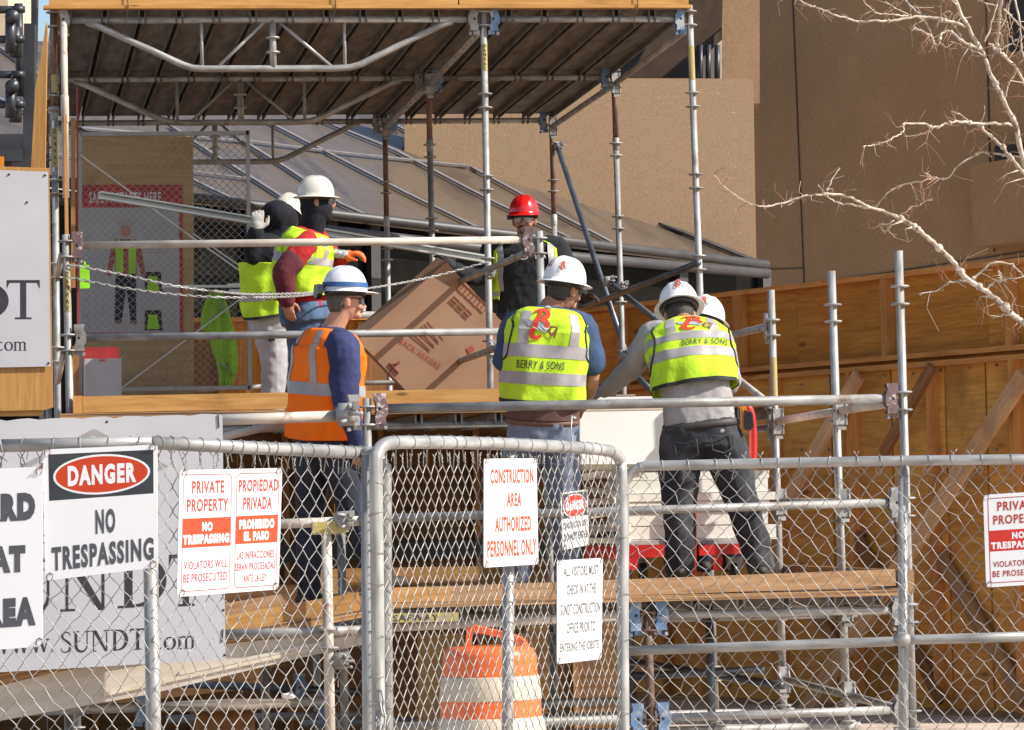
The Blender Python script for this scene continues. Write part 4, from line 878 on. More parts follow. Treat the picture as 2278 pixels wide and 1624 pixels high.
for k in range(3):
    a = (1010+14*k, 670+14*k); sq = [(0, -12), (12, 0), (0, 12), (-12, 0)]
    for i in range(4): kbar((a[0]+sq[i][0], a[1]+sq[i][1]), (a[0]+sq[(i+1) % 4][0], a[1]+sq[(i+1) % 4][1]), .005)
    kbar((a[0]-5, a[1]-5), (a[0]+5, a[1]+5), .009)
q.prism([kp(1037, 775), kp(1050, 768), kp(1056, 778), kp(1043, 787)], nk*.002)
for i in range(4):
    sq = [(986, 640), (1003, 636), (1010, 668), (992, 690)]
q.build('printing', M['cardink'], ct)
# chain between posts --------------------------------------------------
def chain_mesh(q, pts, link=.042, r=.0038, w=.011):
    seg = [0]
    for a, b in zip(pts, pts[1:]): seg.append(seg[-1]+(b-a).length)
    def at(s_):
        for i in range(len(seg)-1):
            if s_ <= seg[i+1] or i == len(seg)-2:
                return pts[i].lerp(pts[i+1], (s_-seg[i])/(seg[i+1]-seg[i])), (pts[i+1]-pts[i]).normalized()
    s_ = 0; k = 0; pitch = link-2.4*r
    while s_ < seg[-1]:
        c, t = at(s_); a, b = orth(t); ang = (math.pi/2 if k % 2 else 0)+.5; w_ = a*math.cos(ang)+b*math.sin(ang); h = link/2-w/2
        loop = [c+t*h*sx+ (t*math.cos(q_)*w*.5*sx*1+w_*math.sin(q_)*w*.5*1)*1 for sx, qs in ((1, [R(z) for z in (90, 45, 0, -45, -90)]), (-1, [R(z) for z in (-90, -45, 0, 45, 90)])) for q_ in qs]
        q.path(loop, r, 5, False, closed=True); s_ += pitch; k += 1
def smooth(pts, n=6):
    out = []; N = len(pts)
    for i in range(N-1):
        p = [pts[max(i-1, 0)], pts[i], pts[i+1], pts[min(i+2, N-1)]]
        for k in range(n):
            t = k/n; out.append(.5*((2*p[1])+(p[2]-p[0])*t+(2*p[0]-5*p[1]+4*p[2]-p[3])*t*t+(3*p[1]-p[0]-3*p[2]+p[3])*t**3))
    return out+[pts[-1]]
q = MB()
chain_mesh(q, smooth([PY(u, v, y) for u, v, y in ((160, 590, 22.97), (277, 612, 22.98), (393, 637, 23), (480, 648, 23.2), (570, 655, 23.6), (717, 650, 24.4), (823, 641, 25), (960, 616, 25.5), (1082, 583, 25.6))]))
o = q.build('safety_chain', M['galvclean'], None, tuple(PY(600, 655, 23.6))); tag(o, 'thin sagging safety chain, the strand running right to the tall post', 'chain')
q = MB()
chain_mesh(q, smooth([PY(u, v, y) for u, v, y in ((158, 618, 22.95), (277, 641, 22.96), (407, 657, 23), (520, 662, 23.1), (640, 660, 23.5), (715, 653, 24.2))]))
o = q.build('safety_chain', M['galvclean'], None, tuple(PY(400, 655, 23))); tag(o, 'lower strand of thin chain sagging just under the other chain', 'chain')
# ================================================================== goods on the platform
YW = YA+1.75
wc = thing('white_carton', 'tall white appliance carton standing on the red cart', 'carton', tuple(PY(1460, 1215, YW)))
q = MB(); q.prism([PY(1290, 884, YW), PY(1606, 879, YW), PY(1606, 1031, YW), PY(1290, 1033, YW)], Y1*.75); q.build('carton_body', M['white'], wc)
q = MB(); q.prism([PY(1296, 1033.5, YW+.05), PY(1600, 1031.5, YW+.05), PY(1600, 1044, YW+.05), PY(1296, 1046, YW+.05)], Y1*.7); q.build('carton_base', M['cream2'], wc)
q = MB(); q.bar(PY(1292, 905, YW-.002), PY(1604, 900, YW-.002), .002, .05, Z1); q.build('packing_tape', M['cream2'], wc)
rr = random.Random(3); v = 1052; k = 0
while v < 1205:
    h = rr.choice((18, 24, 30)); u0 = 1388+rr.uniform(-8, 14); u1 = 1722+rr.uniform(-14, 10); yy = YW-.1+rr.uniform(-.04, .04)
    if v+h > 1206: h = 1206-v
    q = MB(); q.prism([PY(u0, v, yy), PY(u1, v-6, yy), PY(u1, v+h-7, yy), PY(u0, v+h-1.3, yy)], Y1*(.55+rr.uniform(0, .1)))
    o = q.build('foam_sheet', M['whitepnl'], None, tuple(PY(1550, v+h, yy))); names = ['first', 'second', 'third', 'fourth', 'fifth', 'sixth', 'seventh', 'eighth', 'ninth']
    tag(o, f'white foam panel lying flat on the red cart, {names[k]} from the top of its stack', 'panel', 'white panels stacked on the red cart'); k += 1
    v += h
mitre = [(1302, 1062, 1398, 1048, 16), (1304, 1088, 1396, 1100, 12), (1304, 1120, 1392, 1112, 14), (1310, 1150, 1396, 1132, 10), (1306, 1172, 1398, 1176, 14), (1320, 1192, 1398, 1160, 9), (1318, 1202, 1402, 1203, 12)]
wd_ = ['topmost', 'second', 'third', 'fourth', 'fifth', 'sixth', 'lowest']
for k, (u0, v0, u1, v1, w) in enumerate(mitre):
    q = MB(); q.bar(PY(u0, v0, YW-.05+.05*(k % 3)), PY(u1, v1, YW-.12+.05*(k % 2)), .3, w/375, Y1.cross(X1))
    o = q.build('trim_board', M['cream2'], None, tuple(PY(u0, v0, YW))); tag(o, f'cream trim board in the untidy pile left of the white panels, {wd_[k]} of the pile', 'board', 'cream trim boards piled on the cart')
rc = thing('red_cart', 'red steel platform cart with casters under the white panels', 'cart', tuple(PY(1500, 1285, YW)))
def rpart(name, fn, m='red'): q = MB(); fn(q); q.build(name, M[m], rc)
rpart('bed_frame', lambda q: q.prism([PY(1302, 1214, YW-.15), PY(1535, 1211, YW-.15), PY(1535, 1238, YW-.15), PY(1302, 1244, YW-.15)], Y1*.04))
rpart('bed_frame', lambda q: q.prism([PY(1556, 1213, YW-.15), PY(1680, 1208, YW-.15), PY(1680, 1231, YW-.15), PY(1556, 1236, YW-.15)], Y1*.04))
rpart('bed_deck', lambda q: q.prism([PY(1310, 1205, YW-.1), PY(1716, 1197, YW-.1), PY(1716, 1209, YW-.1), PY(1310, 1213, YW-.1)], Y1*.72), 'galv')
rpart('upright', lambda q: q.tube(PY(1543, 1085, YW-.17), PY(1541, 1282, YW-.17), .022, 10))
for u in (1398, 1586): rpart('leg_socket', lambda q: q.prism([PY(u, 1238, YW-.15), PY(u+22, 1238, YW-.15), PY(u+20, 1268, YW-.15), PY(u+2, 1268, YW-.15)], Y1*.05))
for u, yo in ((1430, .0), (1632, 0), (1332, .1)):
    q = MB(); q.prism([PY(u-14, 1238, YW), PY(u+14, 1238, YW), PY(u+10, 1268, YW), PY(u-10, 1268, YW)], Y1*.05); o = q.build('caster', M['galv'], rc)
    q = MB(); c = PY(u, 1270, YW+.02); q.lathe([(.02, -.02), (.05, -.02), (.056, 0), (.05, .02), (.02, .02)], c, (Y1, Z1, X1), 16); q.build('wheel', M['blackpl'], o)
hc_ = MB(); hc_.path(smooth([PY(1672, 1085, YW+.2), PY(1676, 990, YW+.2), PY(1672, 925, YW+.2), PY(1660, 903, YW+.2), PY(1645, 900, YW+.2)], 5), .024, 10); hc_.build('push_handle', M['red'], rc)
# ================================================================== foreground: drum, reel
dc = P(1090, 1500, 17.6); dc.z = 0; sc = 1/ (FPX/17.6); zt_ = P(1090, 1434, 17.6).z
dr = thing('traffic_drum', 'orange and white traffic drum standing behind the gate', 'traffic drum', tuple(dc))
rT, rB = 103*sc, 121*sc
zz = lambda v: P(1090, v, 17.6).z
def ringset(name, m, prof): q = MB(); q.lathe(prof, dc, AX, 40); q.build(name, m, dr)
ringset('drum_body', M['orange'], [(rB*1.02, .02), (rB*1.02, zz(1650)), (rT*1.1, zz(1592)), (rT*1.09, zz(1550)), (rT*1.03, zz(1503)), (rT*1.02, zz(1470)), (rT*1.01, zz(1458)), (rT*.97, zz(1446)), (rT*.84, zz(1438)), (rT*.8, zz(1437)), (rT*.3, zz(1436)), (.01, zz(1436))])
ringset('reflective_band', M['drumw'], [(rT*1.105, zz(1556)), (rT*1.11, zz(1554)), (rT*1.062, zz(1506)), (rT*1.05, zz(1503))])
ringset('reflective_band', M['drumw'], [(rB*1.035, zz(1640)), (rB*1.035, zz(1636)), (rT*1.125, zz(1597)), (rT*1.11, zz(1594))])
q = MB(); hz = zz(1436); pts = [dc+V((-.105, .03, hz-.02)), dc+V((-.09, .028, hz+.06)), dc+V((-.07, .022, hz+.085)), dc+V((-.03, .01, hz+.075)), dc+V((.07, -.02, hz+.05)), dc+V((.15, -.045, hz+.02)), dc+V((.165, -.05, hz-.02))]
pp_ = smooth(pts, 4)
for a, b in zip(pp_, pp_[1:]): q.bar(a, b+(b-a)*.1, .1, .03, Z1.cross(b-a).cross(b-a) if (b-a).length > 0 else None)
q.build('handle', M['orange'], dr)
q = MB(); rcn = P(500, 1562, 18.2); rr_ = 146/(FPX/18.2)
cr = thing('cable_reel', 'wooden cable reel lying flat under the ramp', 'cable reel', (rcn.x, rcn.y, 0))
q.lathe([(rr_*.98, -.028), (rr_, -.024), (rr_, -.004), (rr_*.985, 0)], rcn, AX, 40); q.build('top_flange', M['reelwood'], cr)
q = MB(); q.lathe([(rr_*.45, -rcn.z+.04), (rr_*.45, -.03)], rcn, AX, 20); q.build('hub', M['plydark'], cr)
q = MB(); q.lathe([(rr_, -rcn.z+.005), (rr_, -rcn.z+.035)], rcn, AX, 40); q.build('bottom_flange', M['boardgrey'], cr)
rs = random.Random(9)
for k, (u, v, d, lab) in enumerate(((1715, 1562, 21, 'crumpled white paper scrap on the ground under the platform'), (640, 1548, 19.5, 'white paper scrap under the ramp beside the cable reel'))):
    c = P(u, v, d); c.z = .02 if k == 0 else c.z; q = MB(); q.ball(c, AX, (.045, .035, .018), 8, 5, fn=lambda d_: d_*rs.uniform(.7, 1.25)); o = q.build('paper_scrap', M['white'], None, tuple(c)); tag(o, lab, 'scrap')
# ================================================================== chain-link fence
def fplane(u0, d0, u1, d1):
    a, b = P(u0, 1100, d0), P(u1, 1100, d1); a.z = b.z = 0; d = (b-a).normalized(); n = V((d.y, -d.x, 0))
    if n.dot(CAM-a) < 0: n = -n
    return a, d, n, (b-a).length
def fp(pl, u, v, off=0): return PPL(u, v, pl[0]+pl[2]*off, pl[2])
PL1 = fplane(-90, 11.15, 335, 11.1); PL2 = fplane(335, 11.1, 822, 11.85); PG = fplane(838, 11.7, 1386, 13.6); PR = fplane(1384, 13.65, 2330, 13.5)
def fs_(pl, u): return (fp(pl, u, 1100)-pl[0]).dot(pl[1])
def chainlink(par, pl, s0, s1, ztop_f, dw, dh, r=.0024, jit=.003, seed=1, zb=.06, barb=1):
    """interlocked zigzag wires from s0 to s1 along the plane; ztop_f(s) is the height of the top edge"""
    rr = random.Random(seed); q = MB(); n = int((s1-s0)/(dw/2)); a, d, nn, _ = pl; ph = {}
    def jt(k, j):
        if (k, j) not in ph: ph[(k, j)] = (rr.gauss(0, jit), rr.gauss(0, jit))
        return ph[(k, j)]
    for k in range(n):
        x0 = s0+k*dw/2; zt = ztop_f(x0+dw/4); m = int((zt-zb)/(dh/2)); pts = []
        for j in range(m+1):
            right = (j+k) % 2 == 0; col = k+1 if right else k; ex = r*1.1 if right else -r*1.1
            jx, jz = jt(col, j); x = x0+(dw/2 if right else 0)+ex+jx; z = zt-j*dh/2+jz
            s_ = 1 if right else -1
            # bend round the neighbour: three points swinging through the depth of the weave
            pts += [a+d*(x-s_*dw*.075)+Z1*(z+dh*.075)+nn*(s_*r*.9), a+d*(x+s_*r*.6)+Z1*(z+.0*dh), a+d*(x-s_*dw*.075)+Z1*(z-dh*.075)-nn*(s_*r*.9)]
        q.path(pts, r, 5, False, ref=nn)
        # twisted barb above the top knuckle
        if pts:
            b = pts[0]; top = a+d*(x0+(dw/2 if k % 2 == 0 else 0))+Z1*(zt+.004)
            if k % 2 == 0 and rr.random() < barb:
                q.path([top, top+Z1*.006+nn*r, top+Z1*.012-nn*r, top+Z1*.018+nn*r, top+Z1*.022], r*1.35, 5)
                for s_ in (-1, 1): q.path([top+Z1*.02, top+Z1*(.03+rr.uniform(0, .012))+d*s_*(.007+rr.uniform(0, .008))+nn*rr.uniform(-.006, .006)], r, 5)
    return q.build('wire_mesh', M['wire'], par)
def rail_ties(par, pl, pts, step, r_pipe, seed, drop=.05):
    rr = random.Random(seed); q = MB(); L = 0; s_ = step*.4
    for a, b in zip(pts, pts[1:]):
        l = (b-a).length; t = (b-a).normalized(); up_ = pl[2].cross(t); up_ = up_ if up_.z > 0 else -up_
        while s_ < L+l:
            c = a+t*(s_-L); sl = rr.uniform(-.5, .5); loop = []
            for k in range(9):
                an = R(-70+k*40); loop.append(c+pl[2]*math.cos(an)*(r_pipe+.003)+up_*math.sin(an)*(r_pipe+.003)+t*(sl*.03*(k-4)/4))
            loop = [c-up_*(r_pipe+drop*rr.uniform(.4, 1))+t*rr.uniform(-.015, .015)+pl[2]*.004]+loop+[c-up_*(r_pipe+drop*rr.uniform(.3, 1))+t*rr.uniform(-.02, .02)-pl[2]*.004]
            q.path(loop, .0017, 4); s_ += step*rr.uniform(.7, 1.35)
        L += l
    q.build('tie_wire', M['wire'], par)
PRD = .021
# left fence (two stretches)
lf = thing('chain_link_fence', 'galvanised chain-link fence at the left carrying the danger sign', 'fence', tuple(fp(PL1, 335, 1600)))
tl = [fp(PL1, -60, 993), fp(PL1, 170, 988), fp(PL1, 338, 985)]; tr_ = [fp(PL2, 338, 985), fp(PL2, 560, 996), fp(PL2, 822, 1008)]
q = MB(); q.path(tl, PRD, 14); q.path(tr_, PRD, 14); q.lathe([(PRD, 0), (PRD, .03), (.004, .075)], tr_[-1], (Z1, PL2[2], PL2[1]), 14); q.build('top_rail', M['galvclean'], lf)
q = MB(); a = fp(PL2, 331, 1000, -.045); b = fp(PL2, 342, 1640, -.045); d = (b-a)/(a.z-b.z); q.tube(a, a+d*a.z, PRD*1.1, 14); q.build('fence_post', M['galvclean'], lf)
ztl = lambda pts: (lambda s_: np.interp(s_, [0, 10], [0, 0]))
def zfun(pl, pts, drop=.03):
    xs = [(p-pl[0]).dot(pl[1]) for p in pts]; zs = [p.z-drop for p in pts]; return lambda s_: float(np.interp(s_, xs, zs))
chainlink(lf, PL1, fs_(PL1, -60), fs_(PL1, 336), zfun(PL1, tl, .065), .0605, .076, seed=1, r=.0016); chainlink(lf, PL2, fs_(PL2, 337), fs_(PL2, 815), zfun(PL2, tr_, .06), .0605, .075, seed=2, r=.0016)
rail_ties(lf, PL1, tl, .075, PRD, 3, .06); rail_ties(lf, PL2, tr_, .06, PRD, 4, .06)
# gate
gt = thing('chain_link_gate', 'chain-link gate standing half open with curved corners and three signs', 'gate', tuple(fp(PG, 1110, 1620)))
gz = [(842, 1624), (840, 1400), (838, 1200), (836, 1040), (839, 1012), (848, 995), (865, 986), (900, 984), (1000, 984.5), (1130, 988), (1260, 994), (1340, 1001), (1366, 1008), (1378, 1022), (1382, 1050), (1385, 1300), (1387, 1624)]
gpts = [fp(PG, u, v) for u, v in gz]
lo0 = gpts[0].copy(); lo0.z = .08; lo1 = gpts[-1].copy(); lo1.z = .08
q = MB(); q.path([lo0]+smooth(gpts, 3)+[lo1], .0225, 14); q.path([lo0+Z1*.02, lo1+Z1*.02], .0225, 14); q.build('gate_frame', M['galvclean'], gt)
q = MB(); a, b = fp(PG, 1133, 1000, -.03), fp(PG, 1129, 1624, -.03); b2 = a+(b-a)*((a.z-.1)/(a.z-b.z)); q.tube(a, b2, .021, 14); q.build('centre_post', M['galvclean'], gt)
topg = [fp(PG, u, v) for u, v in gz[6:13]]
chainlink(gt, PG, fs_(PG, 851), fs_(PG, 1380), zfun(PG, topg, .075), .061, .0735, r=.0018, jit=.0022, seed=5)
rail_ties(gt, PG, topg, .1, .0225, 6, .075)
sd = [fp(PG, 837, v) for v in (1040, 1200, 1400, 1624)]; rail_ties(gt, PG, sd, .12, .0225, 8, .03); sd = [fp(PG, 1384, v) for v in (1050, 1300, 1624)]; rail_ties(gt, PG, sd, .2, .0225, 8, .03)
# second leaf seen edge on, right behind the latch post
g2 = thing('gate_post', 'galvanised gate post standing just left of the chain-link gate', 'post', tuple(fp(PL2, 818, 1620)))
q = MB(); a, b = fp(PL2, 818, 1012, .03), fp(PL2, 822, 1624, .03); b2 = a+(b-a)*(a.z/(a.z-b.z)); q.path([a, b2], .0235, 14); q.lathe([(.0235, 0), (.026, .004), (.02, .02), (.004, .026)], a, AX, 14); q.build('pipe', M['galvclean'], g2)
q = MB(); pz = [P(u, v, 12.0) for u, v in ((836, 1012), (846, 1022), (853, 1036), (857, 1060), (858, 1300), (861, 1624))]; lo = pz[-1]+(pz[-1]-pz[-2])*(pz[-1].z/(pz[-2].z-pz[-1].z)); q.path(smooth(pz, 3)+[lo], .0215, 12); o = q.build('frame_tube', M['galvclean'], None, tuple(lo)); tag(o, 'galvanised frame tube with a bent top directly behind the left edge of the gate', 'post')
q = MB(); chain_mesh(q, [P(838, 1548, 11.65), P(846, 1575, 11.62), P(838, 1604, 11.6), P(844, 1640, 11.6)], .05, .0045, .02); chain_mesh(q, [P(846, 1552, 11.62), P(852, 1585, 11.6), P(846, 1640, 11.58)], .05, .0045, .02)
o = q.build('gate_chain', M['galvclean'], None, tuple(P(842, 1600, 11.62))); tag(o, 'bright steel lock chain hanging on the gate frame near the bottom', 'chain')
# right fence panel
rf = thing('chain_link_fence', 'galvanised chain-link fence panel at the right with a curved corner', 'fence', tuple(fp(PR, 1900, 1600)))
rz = [(1387, 1624), (1388, 1300), (1389, 1100), (1393, 1070), (1408, 1048), (1430, 1038), (1470, 1036), (1700, 1030.5), (2000, 1025), (2330, 1021)]
rp_ = [fp(PR, u, v) for u, v in rz]; lo = rp_[0].copy(); lo.z = .05
q = MB(); q.path([lo]+smooth(rp_, 3), .0195, 14); q.build('frame', M['galvclean'], rf)
q = MB(); a = [fp(PR, u, v) for u, v in ((1390, 1448), (1700, 1437), (1985, 1427), (2000, 1424))]; q.path(a, .0185, 12); a = [fp(PR, u, v) for u, v in ((2016, 1423), (2040, 1423), (2150, 1420), (2330, 1414))]; q.path(a, .0185, 12)
c = fp(PR, 2008, 1423); q.lathe([(.018, -.03), (.03, -.012), (.03, .012), (.018, .03)], c, (PR[2], Z1, PR[1]), 14); q.build('mid_rail', M['galvclean'], rf)
q = MB(); a, b = fp(PR, 2009, 1024, -.04), fp(PR, 2010, 1640, -.04); b2 = a+(b-a)*(a.z/(a.z-b.z)); q.tube(a, b2, .0195, 14); q.build('fence_post', M['galvclean'], rf)
topr = rp_[4:]
chainlink(rf, PR, fs_(PR, 1391), fs_(PR, 2320), zfun(PR, topr, -.0), .0605, .0735, jit=.004, seed=11, r=.00145, barb=.3)
rail_ties(rf, PR, topr, .085, .0195, 12, .04); 
# ================================================================== signs
def sign(name, label, corners, pl, off, els, thick=.003, rim=True, rad=.05, face='signw'):
    tl, tr, bl, br = [fp(pl, u, v, off) for u, v in corners]; n = pl[2]; f = quad_map(tl, tr, bl, br, n)
    t = thing(name, label, 'sign', tuple((bl+br)/2)); asp = (tr-tl).length/(bl-tl).length
    rx, ry = rad, rad*asp; pts = []
    for cx, cy, a0 in ((rx, ry, 180), (1-rx, ry, 270), (1-rx, 1-ry, 0), (rx, 1-ry, 90)):
        for k in range(5): a = R(a0+90*k/4); pts.append((cx+rx*math.cos(a), cy+ry*math.sin(a)))
    q = MB(); q.prism([f(x, y) for x, y in pts], -n*thick); q.build('panel', M[face], t)
    by = {}
    for e in els:
        k, m = e[0], e[1]; q = by.setdefault((m+(str(id(e)) if k == 't' else ''), 'lettering' if k == 't' else 'border' if k == 'o' else 'field'), MB())
        if k == 't': _, _, s, x0, x1, y0, y1, b = e[:8]; put_text(q, s, lambda x, y: f(x, y, .0007), x0, x1, y0, y1, b+(.01 if b > .02 else .022 if m in ('signtxt', 'signr') else .014))
        if k == 'r': _, _, x0, x1, y0, y1, lay = e; q.add([f(x0, y0, .00016*lay), f(x1, y0, .00016*lay), f(x1, y1, .00016*lay), f(x0, y1, .00016*lay)], [(0, 3, 2, 1)])
        if k == 'e': _, _, cx, cy, ex, ey, lay = e; q.add([f(cx+ex*math.cos(R(10*i)), cy-ey*math.sin(R(10*i)), .00016*lay) for i in range(36)], [tuple(range(36))])
        if k == 'o':
            _, _, x0, x1, y0, y1, w, rd = e; ring = []
            for sc_ in (0, w):
                a_ = []
                for cx, cy, a0 in ((x0+rd, y0+rd*asp, 180), (x1-rd, y0+rd*asp, 270), (x1-rd, y1-rd*asp, 0), (x0+rd, y1-rd*asp, 90)):
                    for i in range(6): an = R(a0+90*i/5); a_.append((cx+(rd-sc_)*math.cos(an), cy+(rd-sc_)*asp*math.sin(an)))
                ring.append(a_)
            N_ = len(ring[0]); q.add([f(x, y, .0004) for x, y in ring[0]+ring[1]], [(i, (i+1) % N_, (i+1) % N_+N_, i+N_) for i in range(N_)])
    for (m, nm), q in by.items(): q.build(nm, M[m.rstrip('0123456789') if nm == 'lettering' else m], t)
    q = MB()
    for x, y in ((.04, .025), (.96, .025), (.04, .975), (.96, .975)):
        c = f(x, y, .002); q.path([c+n*.004*math.sin(i*1.3)+(Z1*math.cos(i*.9)+pl[1]*math.sin(i*.9))*.011*(1+.2*math.sin(i*2)) for i in range(10)], .0014, 4)
    q.build('tie_wire', M['rusty'], t); return t
sign('hard_hat_sign', 'white sign with bold black words cut off by the left edge of the picture', ((-98, 1046), (95, 1038), (-95, 1452), (95, 1438)), PL1, .035,
     [('t', 'signg', 'HARD', .08, .915, .14, .295, .08), ('t', 'signg', 'HAT', .2, .8, .43, .58, .08), ('t', 'signg', 'AREA', .1, .92, .72, .88, .08)], rad=.06)
sign('danger_sign', 'large white danger sign with an orange oval on black and no trespassing below', ((95, 1000), (350, 989), (101, 1292), (351, 1262)), PL1, .03,
     [('r', 'signk', .047, .965, .04, .395, 1), ('e', 'signw', .512, .215, .425, .158, 2), ('e', 'signr', .512, .215, .405, .142, 3), ('t', 'signw', 'DANGER', .215, .815, .135, .295, .045),
      ('t', 'signg', 'NO', .452, .628, .49, .685, .035), ('t', 'signg', 'TRESPASSING', .06, .965, .75, .935, .035)], rad=.025)
L = 'signtxt'; Pk = 'signpink'
sign('private_property_sign', 'white two-panel private property sign in English and Spanish with orange bands', ((400, 1046), (628, 1041), (394, 1328), (620, 1311)), PL2, .03,
     [('o', Pk, .035, .505, .035, .965, .006, .04), ('o', Pk, .55, .972, .035, .965, .006, .04), ('t', L, 'PRIVATE', .12, .43, .088, .19, .004), ('t', L, 'PROPERTY', .075, .475, .232, .335, .004),
      ('r', 'signr', .035, .505, .385, .618, 2), ('t', 'signw2', 'NO', .225, .325, .418, .492, .05), ('t', 'signw2', 'TRESPASSING', .045, .49, .515, .592, .05),
      ('t', Pk, 'VIOLATORS WILL', .058, .478, .725, .79, 0), ('t', Pk, 'BE PROSECUTED', .055, .478, .825, .893, 0),
      ('t', L, 'PROPIEDAD', .572, .965, .088, .188, .004), ('t', L, 'PRIVADA', .62, .905, .232, .335, .004), ('r', 'signr', .55, .972, .383, .61, 2), ('t', 'signw2', 'PROHIBIDO', .587, .935, .413, .492, .05), ('t', 'signw2', 'EL PASO', .635, .885, .512, .588, .05),
      ('t', Pk, 'LAS INFRACCIONES', .572, .94, .672, .735, 0), ('t', Pk, 'SERAN PROCESADAS', .555, .955, .765, .828, 0), ('t', Pk, 'ANTE LA LEY', .642, .872, .86, .922, 0)], rad=.03, face='signw2')
sign('construction_area_sign', 'white sign in red letters for authorised personnel in the middle of the gate', ((1077, 1020.5), (1193.5, 1019.5), (1076.5, 1263), (1198, 1255)), PG, .03,
     [('t', 'signr', 'CONSTRUCTION', .115, .93, .098, .233, .008), ('t', 'signr', 'AREA', .42, .69, .32, .448, .008), ('t', 'signr', 'AUTHORIZED', .2, .87, .54, .68, .008), ('t', 'signr', 'PERSONNEL ONLY', .06, .965, .755, .91, .008)], rad=.03, face='signw2')
sign('small_danger_sign', 'small danger sign seen through the gate mesh above the visitors notice', ((1247.5, 1097), (1307, 1088.5), (1252, 1224), (1311, 1212)), PG, -.05,
     [('r', 'signk', .03, .97, .025, .46, 1), ('e', 'signw2', .5, .255, .44, .21, 2), ('e', 'signred', .5, .255, .41, .19, 3), ('t', 'signw2', 'DANGER', .18, .84, .165, .335, .04), ('t', 'signg', 'CONSTRUCTION AREA', .04, .96, .53, .65, .01), ('t', 'signg', 'DO NOT ENTER', .06, .95, .72, .86, .02)], rad=.02, face='signw2')
sign('visitors_sign', 'white visitors notice with small black words low on the right of the gate', ((1239.5, 1247), (1341, 1241), (1239.5, 1477.5), (1338, 1466)), PG, .03,
     [('t', 'signg', 'ALL VISITORS MUST', .14, .9, .065, .162, .004), ('t', 'signg', 'CHECK IN AT THE', .21, .85, .243, .343, .004), ('t', 'signg', 'SUNDT CONSTRUCTION', .07, .955, .43, .538, .004), ('t', 'signg', 'OFFICE PRIOR TO', .21, .845, .613, .72, .004), ('t', 'signg', 'ENTERING THE JOBSITE', .065, .93, .805, .918, .004)], rad=.03, face='signw2')
sign('private_property_sign', 'white private property sign with a red band on the fence at the right edge', ((2187, 1101), (2340, 1091), (2194, 1307), (2347, 1297)), PR, .03,
     [('o', 'signtxt', .06, .94, .04, .96, .012, .05), ('t', 'signtxt', 'PRIVATE', .2, .8, .085, .185, .004), ('t', 'signtxt', 'PROPERTY', .135, .865, .23, .33, .004), ('r', 'signred', .06, .94, .392, .617, 2), ('t', 'signw', 'NO', .4, .58, .42, .495, .05), ('t', 'signw', 'TRESPASSING', .09, .91, .518, .595, .05),
      ('t', 'signtxt', 'VIOLATORS WILL', .11, .9, .725, .79, 0), ('t', 'signtxt', 'BE PROSECUTED', .1, .9, .828, .895, 0)], rad=.05)
# ================================================================== people
def remesh(o, vox, smooth_it=2, disp=0, dsz=.12):
    m = o.modifiers.new('r', 'REMESH'); m.mode = 'VOXEL'; m.voxel_size = vox; m.use_smooth_shade = True
    if smooth_it: m = o.modifiers.new('s', 'SMOOTH'); m.iterations = smooth_it; m.factor = .5
    if disp:
        tx = bpy.data.textures.new('fold', 'CLOUDS'); tx.noise_scale = dsz; tx.noise_depth = 2
        m = o.modifiers.new('d', 'DISPLACE'); m.texture = tx; m.strength = disp; m.mid_level = .5; m.texture_coords = 'LOCAL'
def limbpath(mb, pts, rs, n=14, k=5):
    sp = []; rr = []
    for i in range(len(pts)-1):
        for j in range(k): t = j/k; sp.append(pts[i].lerp(pts[i+1], t)); rr.append(rs[i]+(rs[i+1]-rs[i])*t)
    sp.append(pts[-1]); rr.append(rs[-1])
    for _ in range(2): sp = [sp[0]]+[(sp[i-1]+sp[i]*2+sp[i+1])/4 for i in range(1, len(sp)-1)]+[sp[-1]]
    mb.path(sp, rr, n)
    mb.ball(pts[0], AX, (rs[0],)*3, 12, 8); mb.ball(pts[-1], AX, (rs[-1],)*3, 12, 8)
